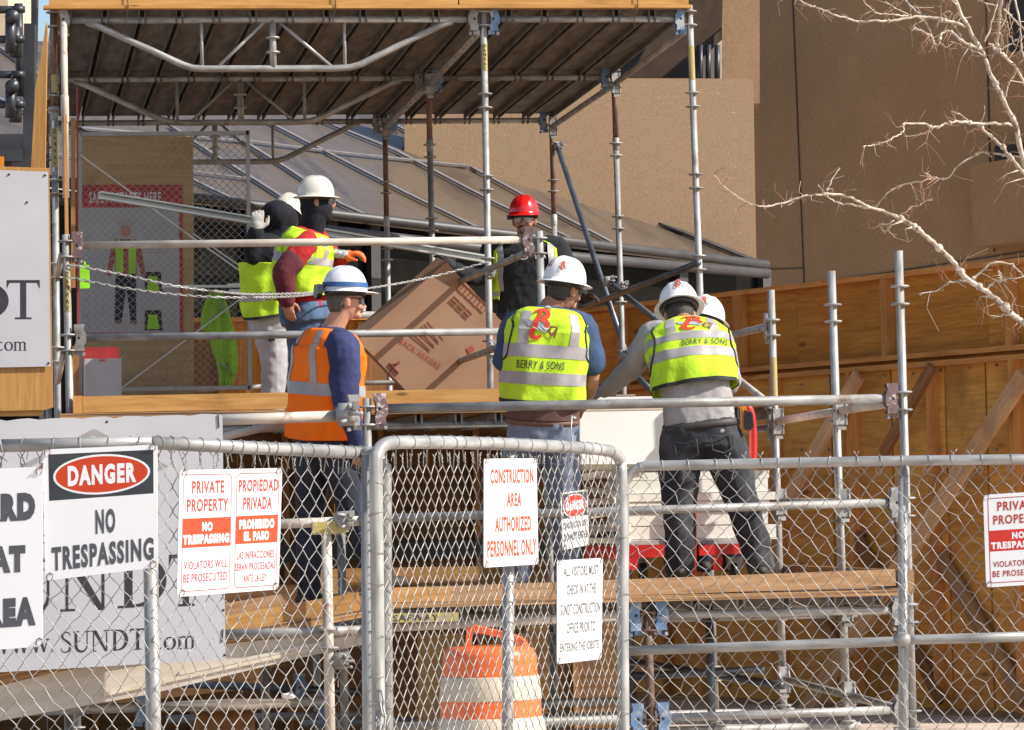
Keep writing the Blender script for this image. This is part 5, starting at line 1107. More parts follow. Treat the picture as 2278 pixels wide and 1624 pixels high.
class Torso:
    """elliptical sections along a bent spine; angle 0 = middle of the back, + towards the right side"""
    def __init__(s, pel, neck, hipR, shR, F, wid, dep, bend=0.0, prof=None):
        s.p0, s.p1 = pel, neck; s.F = F; s.hR, s.sR = hipR.normalized(), shR.normalized(); s.w, s.d = wid, dep
        s.mid = (pel+neck)/2+F*bend; s.prof = prof or [(-.25, .98, 1.0), (0, .98, 1.0), (.25, .9, .96), (.5, .97, 1.0), (.72, 1.08, 1.05), (.86, 1.06, .95), (.94, .82, .75), (.985, .5, .55), (1.03, .3, .42)]
    def c(s, t): return s.p0*(1-t)**2+s.mid*(2*t*(1-t))+s.p1*t*t if 0 <= t <= 1 else (s.p0+(s.p1-s.p0)*t if t > 1 else s.p0+(s.mid-s.p0)*2*t)
    def frame(s, t):
        T = (s.c(t+.01)-s.c(t-.01)).normalized(); Rr = s.hR.lerp(s.sR, max(0, min(1, t))); Rr = (Rr-T*Rr.dot(T)).normalized(); return Rr, T.cross(Rr), T   # right, forward?, up
    def ab(s, t):
        ts = [p[0] for p in s.prof]; return s.w*np.interp(t, ts, [p[1] for p in s.prof]), s.d*np.interp(t, ts, [p[2] for p in s.prof])
    def pt(s, ang, t, off=0, fl=None):
        Rr, Fw, T = s.frame(t); a, b = s.ab(t)
        if fl: a, b = max(a, fl[0]) if t < .8 else a, max(b, fl[1]) if t < .8 else b
        e = 2/2.5; sx, cy = math.sin(ang), math.cos(ang); f = lambda x: math.copysign(abs(x)**e, x)
        return s.c(t)+Rr*((a+off)*f(sx))-Fw*((b+off)*f(cy))
    def loft(s, mb, t0, t1, off, n=28, m=16):
        vs = []
        for i in range(m+1):
            for k in range(n): vs.append(s.pt(2*math.pi*k/n, t0+(t1-t0)*i/m, off))
        fs = [(i*n+k, i*n+(k+1) % n, (i+1)*n+(k+1) % n, (i+1)*n+k) for i in range(m) for k in range(n)]+[tuple(range(n-1, -1, -1)), tuple(m*n+k for k in range(n))]
        mb.add(vs, fs, None, 0, True)
def hand(mb, wr, d, nrm, side, sc=1.0, curl=.5, spread=1.0):
    """palm, four fingers of different lengths, thumb; d = hand direction, nrm = back of the hand, side = towards the thumb"""
    d = d.normalized(); side = (side-d*side.dot(d)).normalized(); nrm = d.cross(side).normalized() if d.cross(side).dot(nrm) > 0 else side.cross(d).normalized()
    mb.ball(wr+d*.05*sc, (d, side, nrm), (.052*sc, .042*sc, .018*sc), 12, 8)
    for i, (o, L) in enumerate(((.029, .072), (.0095, .08), (-.0105, .074), (-.029, .058))):
        p = wr+d*(.088*sc-abs(o)*.15)+side*o*sc*spread; pts = [p-d*.02*sc]; dd = d.copy(); ax = nrm
        pts.append(p)
        for k in range(3):
            dd = (dd-ax*curl*(.55+.1*i)).normalized(); p = p+dd*L*sc*(.42, .32, .26)[k]; pts.append(p); ax = (nrm-dd*nrm.dot(dd)).normalized() if abs(nrm.dot(dd)) < .97 else ax
        mb.path(pts, [.0095*sc, .0095*sc, .009*sc, .0082*sc, .0068*sc], 8); mb.ball(pts[-1], AX, (.0068*sc,)*3, 8, 5)
    p = wr+d*.025*sc+side*.032*sc; q1 = p+(d*.6+side*.75-nrm*.15).normalized()*.038*sc; q2 = q1+(d*.95+side*.2-nrm*.35*curl*2).normalized()*.03*sc; q3 = q2+(d*1-nrm*.5*curl).normalized()*.024*sc
    mb.path([p-side*.012*sc, p, q1, q2, q3], [.014*sc, .013*sc, .0115*sc, .0105*sc, .008*sc], 8); mb.ball(q3, AX, (.008*sc,)*3, 8, 5)
def headmesh(mb, c, up, f, sc=1.0):
    up = up.normalized(); f = (f-up*f.dot(up)).normalized(); r = f.cross(up); s = sc
    def fn(d):
        x, y, z = d.x, d.y, d.z       # x right, y forward, z up
        k = 1.0
        if z < -.1: k *= 1-.2*min(1, (-z-.1)/.7)*(1 if y < .3 else .75)
        return V((x*k*(.96 if abs(x) > .7 else 1), y*(k if y < 0 else (k*.98+.06*(z < -.55))), z))
    mb.ball(c, (r, f, up), (.077*s, .099*s, .122*s), 26, 18, fn=fn)
    L = lambda x, y, z: c+r*x*s+f*y*s+up*z*s
    mb.ball(L(0, .078, -.083), (r, f, up), (.03*s, .026*s, .024*s), 10, 7)              # chin
    mb.path([L(0, .092, .012), L(0, .106, -.012), L(0, .119, -.035), L(0, .103, -.044)], [.008*s, .011*s, .0145*s, .008*s], 8)      # nose
    for sx in (-1, 1):
        mb.ball(L(sx*.013, .102, -.036), AX, (.009*s,)*3, 8, 5)
        mb.ball(L(sx*.04, .072, -.035), (r, f, up), (.026*s, .024*s, .022*s), 10, 6)       # cheek
        mb.ball(L(sx*.032, .086, .022), (r, f, up), (.024*s, .012*s, .008*s), 8, 5)      # brow
        e = L(sx*.083, -.01, -.012); mb.ball(e, ((r*sx+f*-.45).normalized(), (f+r*sx*.45).normalized(), up), (.011*s, .022*s, .034*s), 10, 7)
        mb.ball(e+f*.012*s-up*.02*s, (r, f, up), (.01*s, .01*s, .012*s), 8, 5)
    mb.path([L(-.024, .094, -.062), L(-.008, .103, -.0585), L(.008, .103, -.0585), L(.024, .094, -.062)], [.004*s, .0062*s, .0062*s, .004*s], 6)
    mb.path([L(-.021, .093, -.069), L(0, .102, -.07), L(.021, .093, -.069)], [.004*s, .0068*s, .004*s], 6)
    return L, r, f, up
def hat(par, c, up, f, m, brim='full', sc=1.0, ridge=True, band='blackpl'):
    """hard hat: c = centre of the rim plane"""
    up = up.normalized(); f = (f-up*f.dot(up)).normalized(); r = f.cross(up); A, B, H = .118*sc, .139*sc, .15*sc
    def dome(q, s_):     # s_ 0 top .. 1 rim
        ph = s_*math.pi/2; k = math.sin(ph)**.82; x = A*math.sin(q)*k; y = B*math.cos(q)*k; z = H*math.cos(ph)**.92 if s_ < 1 else 0
        if ridge:
            z += .007*sc*math.exp(-(x/(.016*sc))**2)*(1 if s_ < .75 else max(0, (1-s_)/.25))
            for px in (-.05, .05): z += .0045*sc*math.exp(-((x-px*sc)/(.01*sc))**2)*(1 if s_ < .6 else max(0, (1-s_)/.4))
        return c+r*x+f*y+up*z
    n = 48; vs = []; fs = []; rows = [dome(0, 0)]
    ss_ = [i/12 for i in range(1, 13)]
    vs.append(dome(0, 0))
    for s_ in ss_:
        for k in range(n): vs.append(dome(2*math.pi*k/n, s_))
    def brimw(q):
        cq = math.cos(q)
        if brim == 'full': return .03*sc+.014*sc*max(0, cq)**2+.006*sc*max(0, -cq)
        return .008*sc+(.062*sc*max(0, (cq-.25)/.75)**.8 if cq > .25 else 0)
    droop = .012*sc if brim == 'full' else .01*sc
    for lay, (kk, dz) in enumerate(((.5, -.35), (1, -1), (1, -1.25), (.0, -.35))):
        for k in range(n):
            q = 2*math.pi*k/n; w = brimw(q)*kk; x, y = A*math.sin(q), B*math.cos(q); nn = V((math.sin(q)/A, math.cos(q)/B, 0)).normalized()
            vs.append(c+r*(x+nn.x*w)+f*(y+nn.y*w)+up*(dz*droop*(1 if brim == 'full' else .35+.9*max(0, math.cos(q)))))
    fs += [(0, 1+(k+1) % n, 1+k) for k in range(n)]
    for i in range(len(ss_)+3):
        for k in range(n): a = 1+i*n; fs.append((a+k, a+(k+1) % n, a+n+(k+1) % n, a+n+k))
    q = MB(); q.add(vs, fs, None, 0, True); o = q.build('hard_hat', M[m], par)
    q = MB(); vs = []
    for z, kk in ((-.004, .93), (-.03, .9), (-.03, .87), (-.004, .9)):
        for k in range(32): a = 2*math.pi*k/32; vs.append(c+r*A*kk*math.sin(a)+f*B*kk*math.cos(a)+up*z*sc)
    q.add(vs, [(i*32+k, i*32+(k+1) % 32, (i+1)*32+(k+1) % 32, (i+1)*32+k) for i in range(3) for k in range(32)], None, 0, True); q.build('headband', M[band], o)
    return o, dome, (r, f, up)
def hair(par, L, r, f, up, c, m, sc=1.0, low=-.07):
    q = MB(); n, mm = 28, 16; vs = []
    for i in range(mm+1):
        ph = math.pi*i/mm
        for k in range(n):
            a = 2*math.pi*k/n; x, y, z = math.sin(ph)*math.cos(a), math.sin(ph)*math.sin(a), math.cos(ph)
            kk = 1-.12*max(0, -z-.1)/.9; vs.append(c+r*x*.082*sc*kk+f*(y*.103*kk-.004)*sc+up*z*.126*sc)
    fs = []
    for i in range(mm):
        for k in range(n):
            fc = [(i*n+k), (i+1)*n+k, (i+1)*n+(k+1) % n, i*n+(k+1) % n]; ce = sum((vs[j] for j in fc), V((0, 0, 0)))/4-c; y, z = ce.dot(f)/sc, ce.dot(up)/sc; x = abs(ce.dot(r)/sc)
            if y < .03-(.055 if z < .025 else 0)-.25*max(0, -z-.02) and z > low: fs.append(tuple(fc))
    q.add(vs, fs, None, 0, True); o = q.build('hair', M[m], par); md = o.modifiers.new('t', 'SOLIDIFY'); md.thickness = .006*sc; md.offset = 0; return o
def glasses(par, L, r, f, up, m='lens', frame='blackpl'):
    q = MB()
    for sx in (-1, 1):
        q.prism([L(sx*.012, .106, .016), L(sx*.05, .095, .017), L(sx*.066, .075, .01), L(sx*.062, .077, -.016), L(sx*.042, .098, -.021), L(sx*.016, .106, -.012)], f*.003)
    o = q.build('glasses', M[m], par); q = MB()
    for sx in (-1, 1): q.path([L(sx*.066, .076, .012), L(sx*.08, .02, .012), L(sx*.081, -.02, .004)], .0028, 5); q.path([L(0, .11, .014), L(sx*.04, .102, .018), L(sx*.067, .077, .014)], .0028, 5)
    q.build('frame', M[frame], o); return o
def eyes(par, L):
    q = MB()
    for sx in (-1, 1): q.ball(L(sx*.032, .083, .004), AX, (.0105, .0105, .0105), 8, 6)
    q.build('eye', M['blackpl'], par)
def vest(par, T, m, t0, t1, off=.02, flare=None, front_gap=0, nbands=(), vband=.12, vw=.05, trim=True, tape='tape', vtop=.9, seed=1, sgn=1, edge='blacktrim'):
    rr = random.Random(seed); ph = [rr.uniform(0, 6) for _ in range(6)]
    def wr(ang, t): return .008*math.sin(ang*5+ph[0]+t*3)*(1-t*.6)+.005*math.sin(ang*11+ph[1]-t*6)*(1-t*.5)+.005*math.sin(t*15+ang*3+ph[2])+.003*math.sin(t*31-ang*6+ph[3])
    S_ = lambda ang, t, o=0: T.pt(ang, t, off+o+wr(ang, t)*(.4 if t > .85 else 1), flare)
    n, mrow = 110, 48; g = front_gap; vs = []; fs = []
    for i in range(mrow+1):
        t = t0+(t1-t0)*i/mrow
        for k in range(n+1): vs.append(S_(-math.pi+g+(2*math.pi-2*g)*k/n, t))
    for i in range(mrow):
        for k in range(n): a = i*(n+1)+k; fs.append((a, a+1, a+n+2, a+n+1))
    q = MB(); q.add(vs, fs, None, 0, True); o = q.build('vest', M[m], par); md = o.modifiers.new('t', 'SOLIDIFY'); md.thickness = .005; md.offset = 0
    def band(q, fa, ft, nu, nv, o_=.005):
        vs = [S_(fa(u/nu, v/nv), ft(u/nu, v/nv), o_) for v in range(nv+1) for u in range(nu+1)]
        q.add(vs, [(v*(nu+1)+u, v*(nu+1)+u+1, (v+1)*(nu+1)+u+1, (v+1)*(nu+1)+u) for v in range(nv) for u in range(nu)], None, 0, True)
    if nbands:
        q = MB()
        for (b0, b1) in nbands: band(q, lambda u, v: -math.pi+g+(2*math.pi-2*g)*u, lambda u, v: b0+(b1-b0)*v, 110, 6)
        for sd in (-1, 1):
            def ang_at(x, t):
                a, b = T.ab(t)
                if flare and t < .8: a = max(a, flare[0])
                return math.asin(max(-.98, min(.98, math.copysign((abs(x)/(a+off))**1.25, x))))
            tb = max(b[1] for b in nbands)
            band(q, lambda u, v: ang_at(sd*(vband-vw/2+vw*u)*(1-.25*max(0, (v-.6))), tb+(vtop-tb)*v), lambda u, v: tb+(vtop-tb)*v, 6, 26, .0058)
            band(q, lambda u, v: math.pi-ang_at(sd*(vband-vw/2+vw*u), tb+(vtop-tb)*v), lambda u, v: tb+(vtop-tb)*v, 6, 26, .0058)
        q.build('reflective_tape', M[tape], o)
    for sd in (-1, 1) if edge else ():
        q = MB(); q.path([S_(sd*(math.pi/2+.62*math.sin(R(a))), .76+.2*math.cos(R(a)), .004) for a in range(0, 360, 10)], .007, 6, False, closed=True); q.build('armhole_trim', M[edge], o)
    if trim:
        q = MB(); band(q, lambda u, v: -math.pi+g+(2*math.pi-2*g)*u, lambda u, v: t0-.012+.03*v, 56, 1, .006); q.build('hem_trim', M['blacktrim'], o)
    return o, S_
def surf_map(T, S_, off, flare=None):
    """x metres to the right of the back seam, t along the spine"""
    def f(x, t, o=0):
        a, b = T.ab(t)
        if flare: a = max(a, flare[0])
        return S_(math.asin(max(-.98, min(.98, math.copysign((abs(x)/(a+off))**1.25, x)))), t, .007+o)
    return f
def logo(par, fm, cx, ct, w, h):
    """red letter with a hammer and a saw; fm(x, t)"""
    G = lambda x, y, o=0: fm(cx+(x-.5)*w, ct+(y-.5)*h, o)
    def dense(p, ws, n=5):
        o1, o2 = [], []
        for i in range(len(p)-1):
            for k in range(n): t = k/n; o1.append((p[i][0]+(p[i+1][0]-p[i][0])*t, p[i][1]+(p[i+1][1]-p[i][1])*t)); o2.append(ws[i]+(ws[i+1]-ws[i])*t)
        return o1+[p[-1]], o2+[ws[-1]]
    def rb(q, pts, ws, o):
        for p in ribbon(*dense(pts, ws)): q.add([G(x, y, o) for x, y in p], [(0, 1, 2, 3)])
    def grid(q, a, b, c, d, o, n=6):
        vs = []
        for i in range(n+1):
            for j in range(n+1):
                s_, t = i/n, j/n; x = (a[0]*(1-s_)+b[0]*s_)*(1-t)+(d[0]*(1-s_)+c[0]*s_)*t; y = (a[1]*(1-s_)+b[1]*s_)*(1-t)+(d[1]*(1-s_)+c[1]*s_)*t; vs.append(G(x, y, o))
        q.add(vs, [(i*(n+1)+j, i*(n+1)+j+1, (i+1)*(n+1)+j+1, (i+1)*(n+1)+j) for i in range(n) for j in range(n)])
    q = MB(); grid(q, (.0, .6), (.78, .55), (.66, .2), (.1, .42), .001); rb(q, [(.5, 1.07), (.6, 1.1), (.72, 1.08), (.82, 1.0)], [.04, .08, .07, .03], .0045); q.build('logo_saw', M['logog'], par)
    q = MB(); rb(q, [(.4, .98), (.42, .8), (.32, .45), (.22, .18), (.26, .06), (.4, .04), (.52, .12)], [.1, .14, .16, .16, .14, .12, .08], .003); rb(q, [(.16, .84), (.3, .95), (.52, .98), (.68, .9), (.68, .76), (.54, .66), (.42, .62)], [.05, .1, .13, .15, .15, .12, .08], .0036); rb(q, [(.5, .64), (.66, .56), (.7, .46), (.62, .38)], [.1, .13, .13, .08], .0042)
    q.build('logo_letter', M['logor'], par)
    q = MB(); rb(q, [(.98, .42), (.8, .42), (.74, .26), (.82, .14), (.94, .24), (.98, .42), (.9, .06)], [.05, .07, .08, .07, .06, .06, .06], .005); rb(q, [(.64, 1.04), (.5, .66)], [.035, .035], .0052); q.build('logo_handle', M['logob'], par)
def person(label, J, F, o):
    """J: joints as (u, v, depth); F: facing (lateral, depth); o: options"""
    d0 = o['d']; p = {k: P(a[0], a[1], d0+(a[2] if len(a) > 2 else 0)) for k, a in J.items()}
    Fv = (_r0*F[0]+_f0*F[1]).normalized(); Rv = V((Fv.y, -Fv.x, 0))
    base = (p['anL']+p['anR'])/2; base.z = min(p['anL'].z, p['anR'].z)-.09
    t = thing('person', label, 'person', tuple(base)); s = o.get('sc', 1.0)
    T = Torso(p['pel'], p['neck'], (p['hipR']-p['hipL']), (p['shR']-p['shL']), Fv, o.get('w', .185), o.get('dp', .125), o.get('bend', -.02))
    hu = (p['head']-p['neck']).normalized().lerp(Z1, o.get('up', .6)).normalized() if 'hup' not in o else V(o['hup']).normalized()
    hf = (_r0*o['hf'][0]+_f0*o['hf'][1]+Z1*o.get('hfz', 0)).normalized(); hc = p['head']
    # ---- body, one surface
    b = MB(); L, r, f, up = headmesh(b, hc, hu, hf, s)
    limbpath(b, [T.c(.93), T.c(1.0), hc-up*.05-f*.01], [.075*s, .062*s, .058*s]); T.loft(b, -.05, .97, -.02)
    for sd in 'LR':
        sh, el, wr = p['sh'+sd], p['el'+sd], p['wr'+sd]; limbpath(b, [T.c(.85).lerp(sh, .3), sh, el, wr], [.06*s, .056*s, .043*s, .03*s])
        hd_ = o.get('hand'+sd)
        if hd_: dv = P(*[hd_[0][0], hd_[0][1], d0+hd_[0][2]])-wr; hand(b, wr, dv, V(hd_[1]), V(hd_[2]), s*1.0, hd_[3])
        else: hand(b, wr, wr-el, Fv+V((0, 0, .2)), Rv*(1 if sd == 'L' else -1)+Fv*.5, s, .45)
        limbpath(b, [p['hip'+sd], p['kn'+sd], p['an'+sd]], [.08*s, .058*s, .042*s])
    ob = b.build('body', M[o.get('skin', 'skin')], t); remesh(ob, o.get('vox', .0065), 2)
    # ---- trousers
    q = MB(); T.loft(q, -.14, o.get('ptop', .1), .012)
    lr = o.get('leg', 1.0)
    for sd in 'LR':
        limbpath(q, [p['hip'+sd]+(p['pel']-p['hip'+sd])*.15, p['hip'+sd].lerp(p['kn'+sd], .3), p['kn'+sd], p['kn'+sd].lerp(p['an'+sd], .5), p['an'+sd]-Z1*.03], [.112*s*lr, .1*s*lr, .078*s*lr, .074*s*lr, .07*s*lr])
    ot = q.build('trousers', M[o['pants']], t); remesh(ot, .011, 3, .03, .11)
    # boots
    for sd in 'LR':
        q = MB(); an = p['an'+sd]; fo = o.get('foot', Fv); fo = V((fo.x, fo.y, 0)).normalized()
        q.path([an+Z1*.03, an-Z1*.04, an-Z1*.06+fo*.02], [.055, .058, .055], 12); q.ball(an-Z1*.055-fo*.03, (fo, fo.cross(Z1), Z1), (.075, .045, .04), 12, 8); q.ball(an-Z1*.06+fo*.09, (fo, fo.cross(Z1), Z1), (.125, .052, .036), 14, 8)
        bo = q.build('boot', M['boot'], t); remesh(bo, .01, 2)
    # shirt
    q = MB(); sh_low = o.get('shirt_low', -.04); T.loft(q, sh_low, .985, .006)
    sl = o.get('sleeve', 1.0); sr = o.get('sr', 1.0)
    for sd in 'LR':
        sh, el, wr = p['sh'+sd], p['el'+sd], p['wr'+sd]
        if sl >= 1: limbpath(q, [T.c(.85).lerp(sh, .45), sh, sh.lerp(el, .5), el, el.lerp(wr, .5), el.lerp(wr, .95)], [.085*s*sr, .08*s*sr, .072*s*sr, .06*s*sr, .053*s*sr, .043*s*sr])
        else: limbpath(q, [T.c(.85).lerp(sh, .45), sh, sh.lerp(el, sl*.6), sh.lerp(el, sl)], [.088*s*sr, .082*s*sr, .078*s*sr, .08*s*sr])
    os_ = q.build('shirt', M[o['shirt']], t); remesh(os_, .0095, 3, .027, .1)
    if o.get('lower_sleeve'):
        q = MB(); el, wr, sh = p['elR'], p['wrR'], p['shR']; limbpath(q, [sh.lerp(el, .62), el, el.lerp(wr, .5), el.lerp(wr, .96)], [.09*s, .082*s, .072*s, .062*s]); oo = q.build('sleeve', M[o['lower_sleeve']], t); remesh(oo, .009, 2, .012, .07)
    for sd in 'LR':
        if o.get('glove'+sd):
            q = MB(); el, wr = p['el'+sd], p['wr'+sd]; hd_ = o.get('hand'+sd); dv = P(hd_[0][0], hd_[0][1], d0+hd_[0][2])-wr if hd_ else wr-el
            hand(q, wr-dv.normalized()*.005, dv, V(hd_[1]) if hd_ else Fv, V(hd_[2]) if hd_ else Rv, s*1.22, hd_[3] if hd_ else .4); limbpath(q, [el.lerp(wr, .82), wr+dv.normalized()*.03], [.05*s, .042*s]); oo = q.build('glove', M[o['glove'+sd]], t); remesh(oo, .0055, 1)
    hr = None
    if o.get('hair'): hair(t, L, r, f, up, hc, o['hair'], s)
    if o.get('eyes', 1): eyes(t, L)
    if o.get('glasses'): glasses(t, L, r, f, up, o['glasses'], o.get('gframe', 'blackpl'))
    hco = hc+up*(.045+o.get('hatz', 0))*s-f*.004; hb = o.get('hattilt', 0); hup = (up-f*hb).normalized()
    hh = hat(t, hco, hup, hf, o['hat'], o.get('brim', 'full'), s*o.get('hs', 1.0))
    return t, T, p, L, (r, f, up), hh, Fv, Rv
# ---- orange vest
PA = person('person in an orange vest and blue sleeves turning right on the ramp', dict(head=(768, 668), neck=(742, 728), shR=(764, 772, -.21), shL=(704, 772, .12), elR=(768, 890, -.25), wrR=(792, 985, -.16), elL=(712, 880, .2), wrL=(740, 960, .25),
    pel=(724, 978), hipR=(745, 1000, -.06), hipL=(692, 1000, .07), knL=(690, 1160, .1), anL=(687, 1312, .1), knR=(782, 1140, -.02), anR=(850, 1272, .0)), (.68, .73),
    dict(d=20.75, hf=(.95, .3), w=.185, dp=.14, skin='skin', pants='jeandk', shirt='navy', hat='hatgrey', brim='cap', hs=.95, hair='hairgrey', glasses='lens', sr=1.3, handR=((802, 1045, -.12), (.3, -.8, 0), (.8, .2, 0), .5), shirt_low=-.12, up=.85, hatz=.008, bend=-.05, hattilt=.04))
t, T, p, L, (r, f, up), hh, Fv, Rv = PA
o_, S_ = vest(t, T, 'hiorange', .03, .955, .026, (.21, .16), 0, ((.4, .5),), .115, .05, False, seed=4, vtop=.93, edge=None)
q = MB(); c0 = hh[1](0, 1); vs = []
for s_, of in ((.92, 1.03), (.8, 1.03)):
    for k in range(40): a = 2*math.pi*k/40; pt = hh[1](a, s_); cc = hh[1](0, 1)*.5+hh[1](math.pi, 1)*.5; dd = pt-cc; dd2 = dd-up*dd.dot(up); vs.append(pt+dd2.normalized()*.0045)
q.add(vs, [(k, (k+1) % 40, 40+(k+1) % 40, 40+k) for k in range(40)], None, 0, True); q.build('goggle_strap', M['band'], hh[0])
q = MB(); bk = hh[1](math.pi, 1.0); q.prism([bk+r*x-f*.012+up*z for x, z in ((-.05, .035), (.05, .035), (.055, -.02), (.0, -.05), (-.055, -.02))], -f*.03); q.build('goggles', M['blackpl'], hh[0])
q = MB(); q.path([L(-.03, .1, -.054), L(-.012, .112, -.05), L(.012, .112, -.05), L(.03, .1, -.054)], [.006, .01, .01, .006], 8); q.build('moustache', M['hairwh'], t)
# ---- lime vest, blue tee, seen from behind
PB = person('person in a lime vest and blue tee seen from behind at the platform rail', dict(head=(1255, 645, .03), neck=(1222, 682, .0), shR=(1296, 725, .03), shL=(1148, 722, 0), elR=(1322, 846, .0), wrR=(1300, 900, .2), elL=(1122, 838, .05), wrL=(1150, 915, .28),
    pel=(1207, 962), hipR=(1250, 990), hipL=(1163, 990), knL=(1160, 1135, .02), anL=(1150, 1272, .03), knR=(1256, 1135, .0), anR=(1262, 1272, .02)), (.2, .98),
    dict(d=21.0, hf=(.75, .75), w=.205, dp=.15, skin='skintan', pants='jeangrey', shirt='bluetee', sleeve=.66, hat='hatw', hs=.99, hair='hairdk', glasses='lens', sr=1.15, shirt_low=.0, ptop=.12, up=.8, leg=1.06, hatz=.0, bend=-.05, handR=((1286, 915, .28), (0, 0, 1), (-1, 0, 0), .3)))
t, T, p, L, (r, f, up), hh, Fv, Rv = PB
vo, S_ = vest(t, T, 'lime', .25, .965, .026, (.222, .165), 0, ((.385, .475), (.585, .68)), .145, .055, True, seed=9, vtop=.93)
fm = surf_map(T, S_, .026, (.222, .165)); logo(vo, fm, -.05, .835, .19, .235)
q = MB(); put_text(q, 'BERRY & SONS', lambda x, t_: fm(x, t_), -.17, .1, .56, .5, .006, 0, .15); q.build('lettering', M['ink'], vo)
q = MB(); vs = [T.pt(2*math.pi*k/40, tt, oo) for tt in (.075, .115) for k in range(40) for oo in (.018,)]; q.add(vs, [(k, (k+1) % 40, 40+(k+1) % 40, 40+k) for k in range(40)], None, 0, True); ob_ = q.build('belt', M['leatherbr'], t); md = ob_.modifiers.new('t', 'SOLIDIFY'); md.thickness = .006
q = MB(); sh2 = MB(); vs = [T.pt(2*math.pi*k/40, tt, .022) for tt in (.118, .24) for k in range(40)]; sh2.add(vs, [(k, (k+1) % 40, 40+(k+1) % 40, 40+k) for k in range(40)], None, 0, True); sh2.build('shirt_tail', M['brownshirt'], t)
def pocket(par, T, x0, t0, w, h, m, off=.016):
    """stitched back pocket"""
    f = lambda x, t_: T.pt(math.asin(max(-.98, min(.98, math.copysign((abs(x)/(T.ab(t_)[0]+off))**1.25, x)))), t_, off+.012)
    q = MB(); pts = [(x0-w/2, t0), (x0, t0-.02), (x0+w/2, t0), (x0+w/2, t0-h*.75), (x0, t0-h), (x0-w/2, t0-h*.75)]; n = len(pts)
    ps = []
    for i in range(n):
        for k in range(5): a, b = pts[i], pts[(i+1) % n]; ps.append(f(a[0]+(b[0]-a[0])*k/5, a[1]+(b[1]-a[1])*k/5))
    q.path(ps, .004, 5, False, closed=True); q.build('pocket_seam', M[m], par)
q = MB(); a, b = PB[2]['pel'], None
kx = P(1276, 930, 20.84); q.path([P(1272, 925, 20.82), P(1270, 960, 20.8), P(1274, 985, 20.8), P(1270, 1000, 20.8)], [.006, .003, .007, .004], 8); q.path([P(1268, 928, 20.82), P(1282, 930, 20.82)], .006, 6); ok_ = q.build('key_clip', M['alu'], t)
o_, dome, axs = hh
def hat_patch(par, dome, qa, s_, w, h, polys, m):
    q = MB()
    for p_ in polys: q.add([(lambda pt, n_: pt+n_*.003)(dome(qa+(x-.5)*w, s_-(y-.5)*h), (dome(qa+(x-.5)*w, s_-(y-.5)*h)-(dome(0, 1)+dome(math.pi, 1))/2).normalized()) for x, y in p_], [tuple(range(len(p_)))])
    q.build('hat_sticker', M[m], par)
def dome_map(dome, qa, s0):
    cc = (dome(0, 1)+dome(math.pi, 1))/2
    return lambda x, t_, o=0: (lambda p_: p_+(p_-cc).normalized()*(.004+o))(dome(qa-x, max(.05, s0-t_)))
hat_patch(o_, dome, R(188), .62, .5, .17, [[(.0, 1), (.8, 1), (1, 0), (.2, 0)]], 'maroon'); logo(o_, dome_map(dome, R(140), .66), 0, 0, .4, .26)
hat_patch(o_, dome, R(250), .88, .32, .12, [[(.5+.5*math.cos(R(a)), .5+.5*math.sin(R(a))) for a in range(0, 360, 30)]], 'maroon')
# ---- lime vest, grey sleeve, bending forward
PC = person('person in a lime vest and black jeans bending over the white carton', dict(head=(1512, 698, .32), neck=(1524, 720, .2), shR=(1596, 752, .2), shL=(1452, 746, .15), elR=(1625, 850, .42), wrR=(1600, 880, .6), elL=(1410, 812, .25), wrL=(1352, 868, .4),
    pel=(1560, 962), hipR=(1610, 985), hipL=(1512, 985), knL=(1512, 1140, -.0), anL=(1512, 1252, .02), knR=(1652, 1125, .0), anR=(1692, 1248, .03)), (.0, 1),
    dict(d=20.9, hf=(-.05, 1), hfz=-.55, w=.215, dp=.145, skin='skintan', pants='jeanblk', shirt='greyshirt', hat='hatw', hs=1.0, hair='hairdk', eyes=0, sr=1.15, shirt_low=-.03, hup=(.0, .42, .9), leg=1.27, hatz=.0, bend=-.09, gloveL='greyshirt', handL=((1335, 872, .45), (0, 0, 1), (.3, -.8, 0), .35)))
t, T, p, L, (r, f, up), hh, Fv, Rv = PC
vo, S_ = vest(t, T, 'lime', .4, .975, .026, (.225, .165), 0, ((.595, .67), (.735, .805)), .125, .055, True, seed=2, vtop=.94)
fm = surf_map(T, S_, .026, (.225, .165)); logo(vo, fm, .01, .885, .22, .14)
q = MB(); put_text(q, 'BERRY & SONS', lambda x, t_: fm(x, t_), -.08, .2, .728, .682, .006, 0, .15); q.build('lettering', M['ink'], vo)
def loop(par, T, t0, t1, off, m, name):
    q = MB(); vs = [T.pt(2*math.pi*k/40, tt, off) for tt in (t0, t1) for k in range(40)]; q.add(vs, [(k, (k+1) % 40, 40+(k+1) % 40, 40+k) for k in range(40)], None, 0, True); ob_ = q.build(name, M[m], par); md = ob_.modifiers.new('t', 'SOLIDIFY'); md.thickness = .006
loop(t, T, .03, .085, .017, 'leather', 'belt')
pocket(t, T, -.1, -.06, .12, .17, 'slate'); pocket(t, T, .1, -.04, .12, .17, 'slate'); pocket(PB[0], PB[1], .09, -.06, .13, .17, 'jean'); pocket(PB[0], PB[1], -.1, -.06, .13, .17, 'jean')
o_, dome, axs = hh
logo(o_, dome_map(dome, R(182), .62), 0, 0, .62, .34)
tb = thing('belt_tool', 'orange and black tool hanging on the belt of the bending worker', 'tool', tuple(P(1664, 960, 20.95)))
q = MB(); q.prism([P(u, v, 20.85) for u, v in ((1648, 905), (1660, 900), (1662, 962), (1650, 962))], _f0*.05); q.prism([P(u, v, 20.83) for u, v in ((1650, 905), (1657, 904), (1660, 922), (1652, 925))], _f0*.02); q.build('grip', M['reflor'], tb)
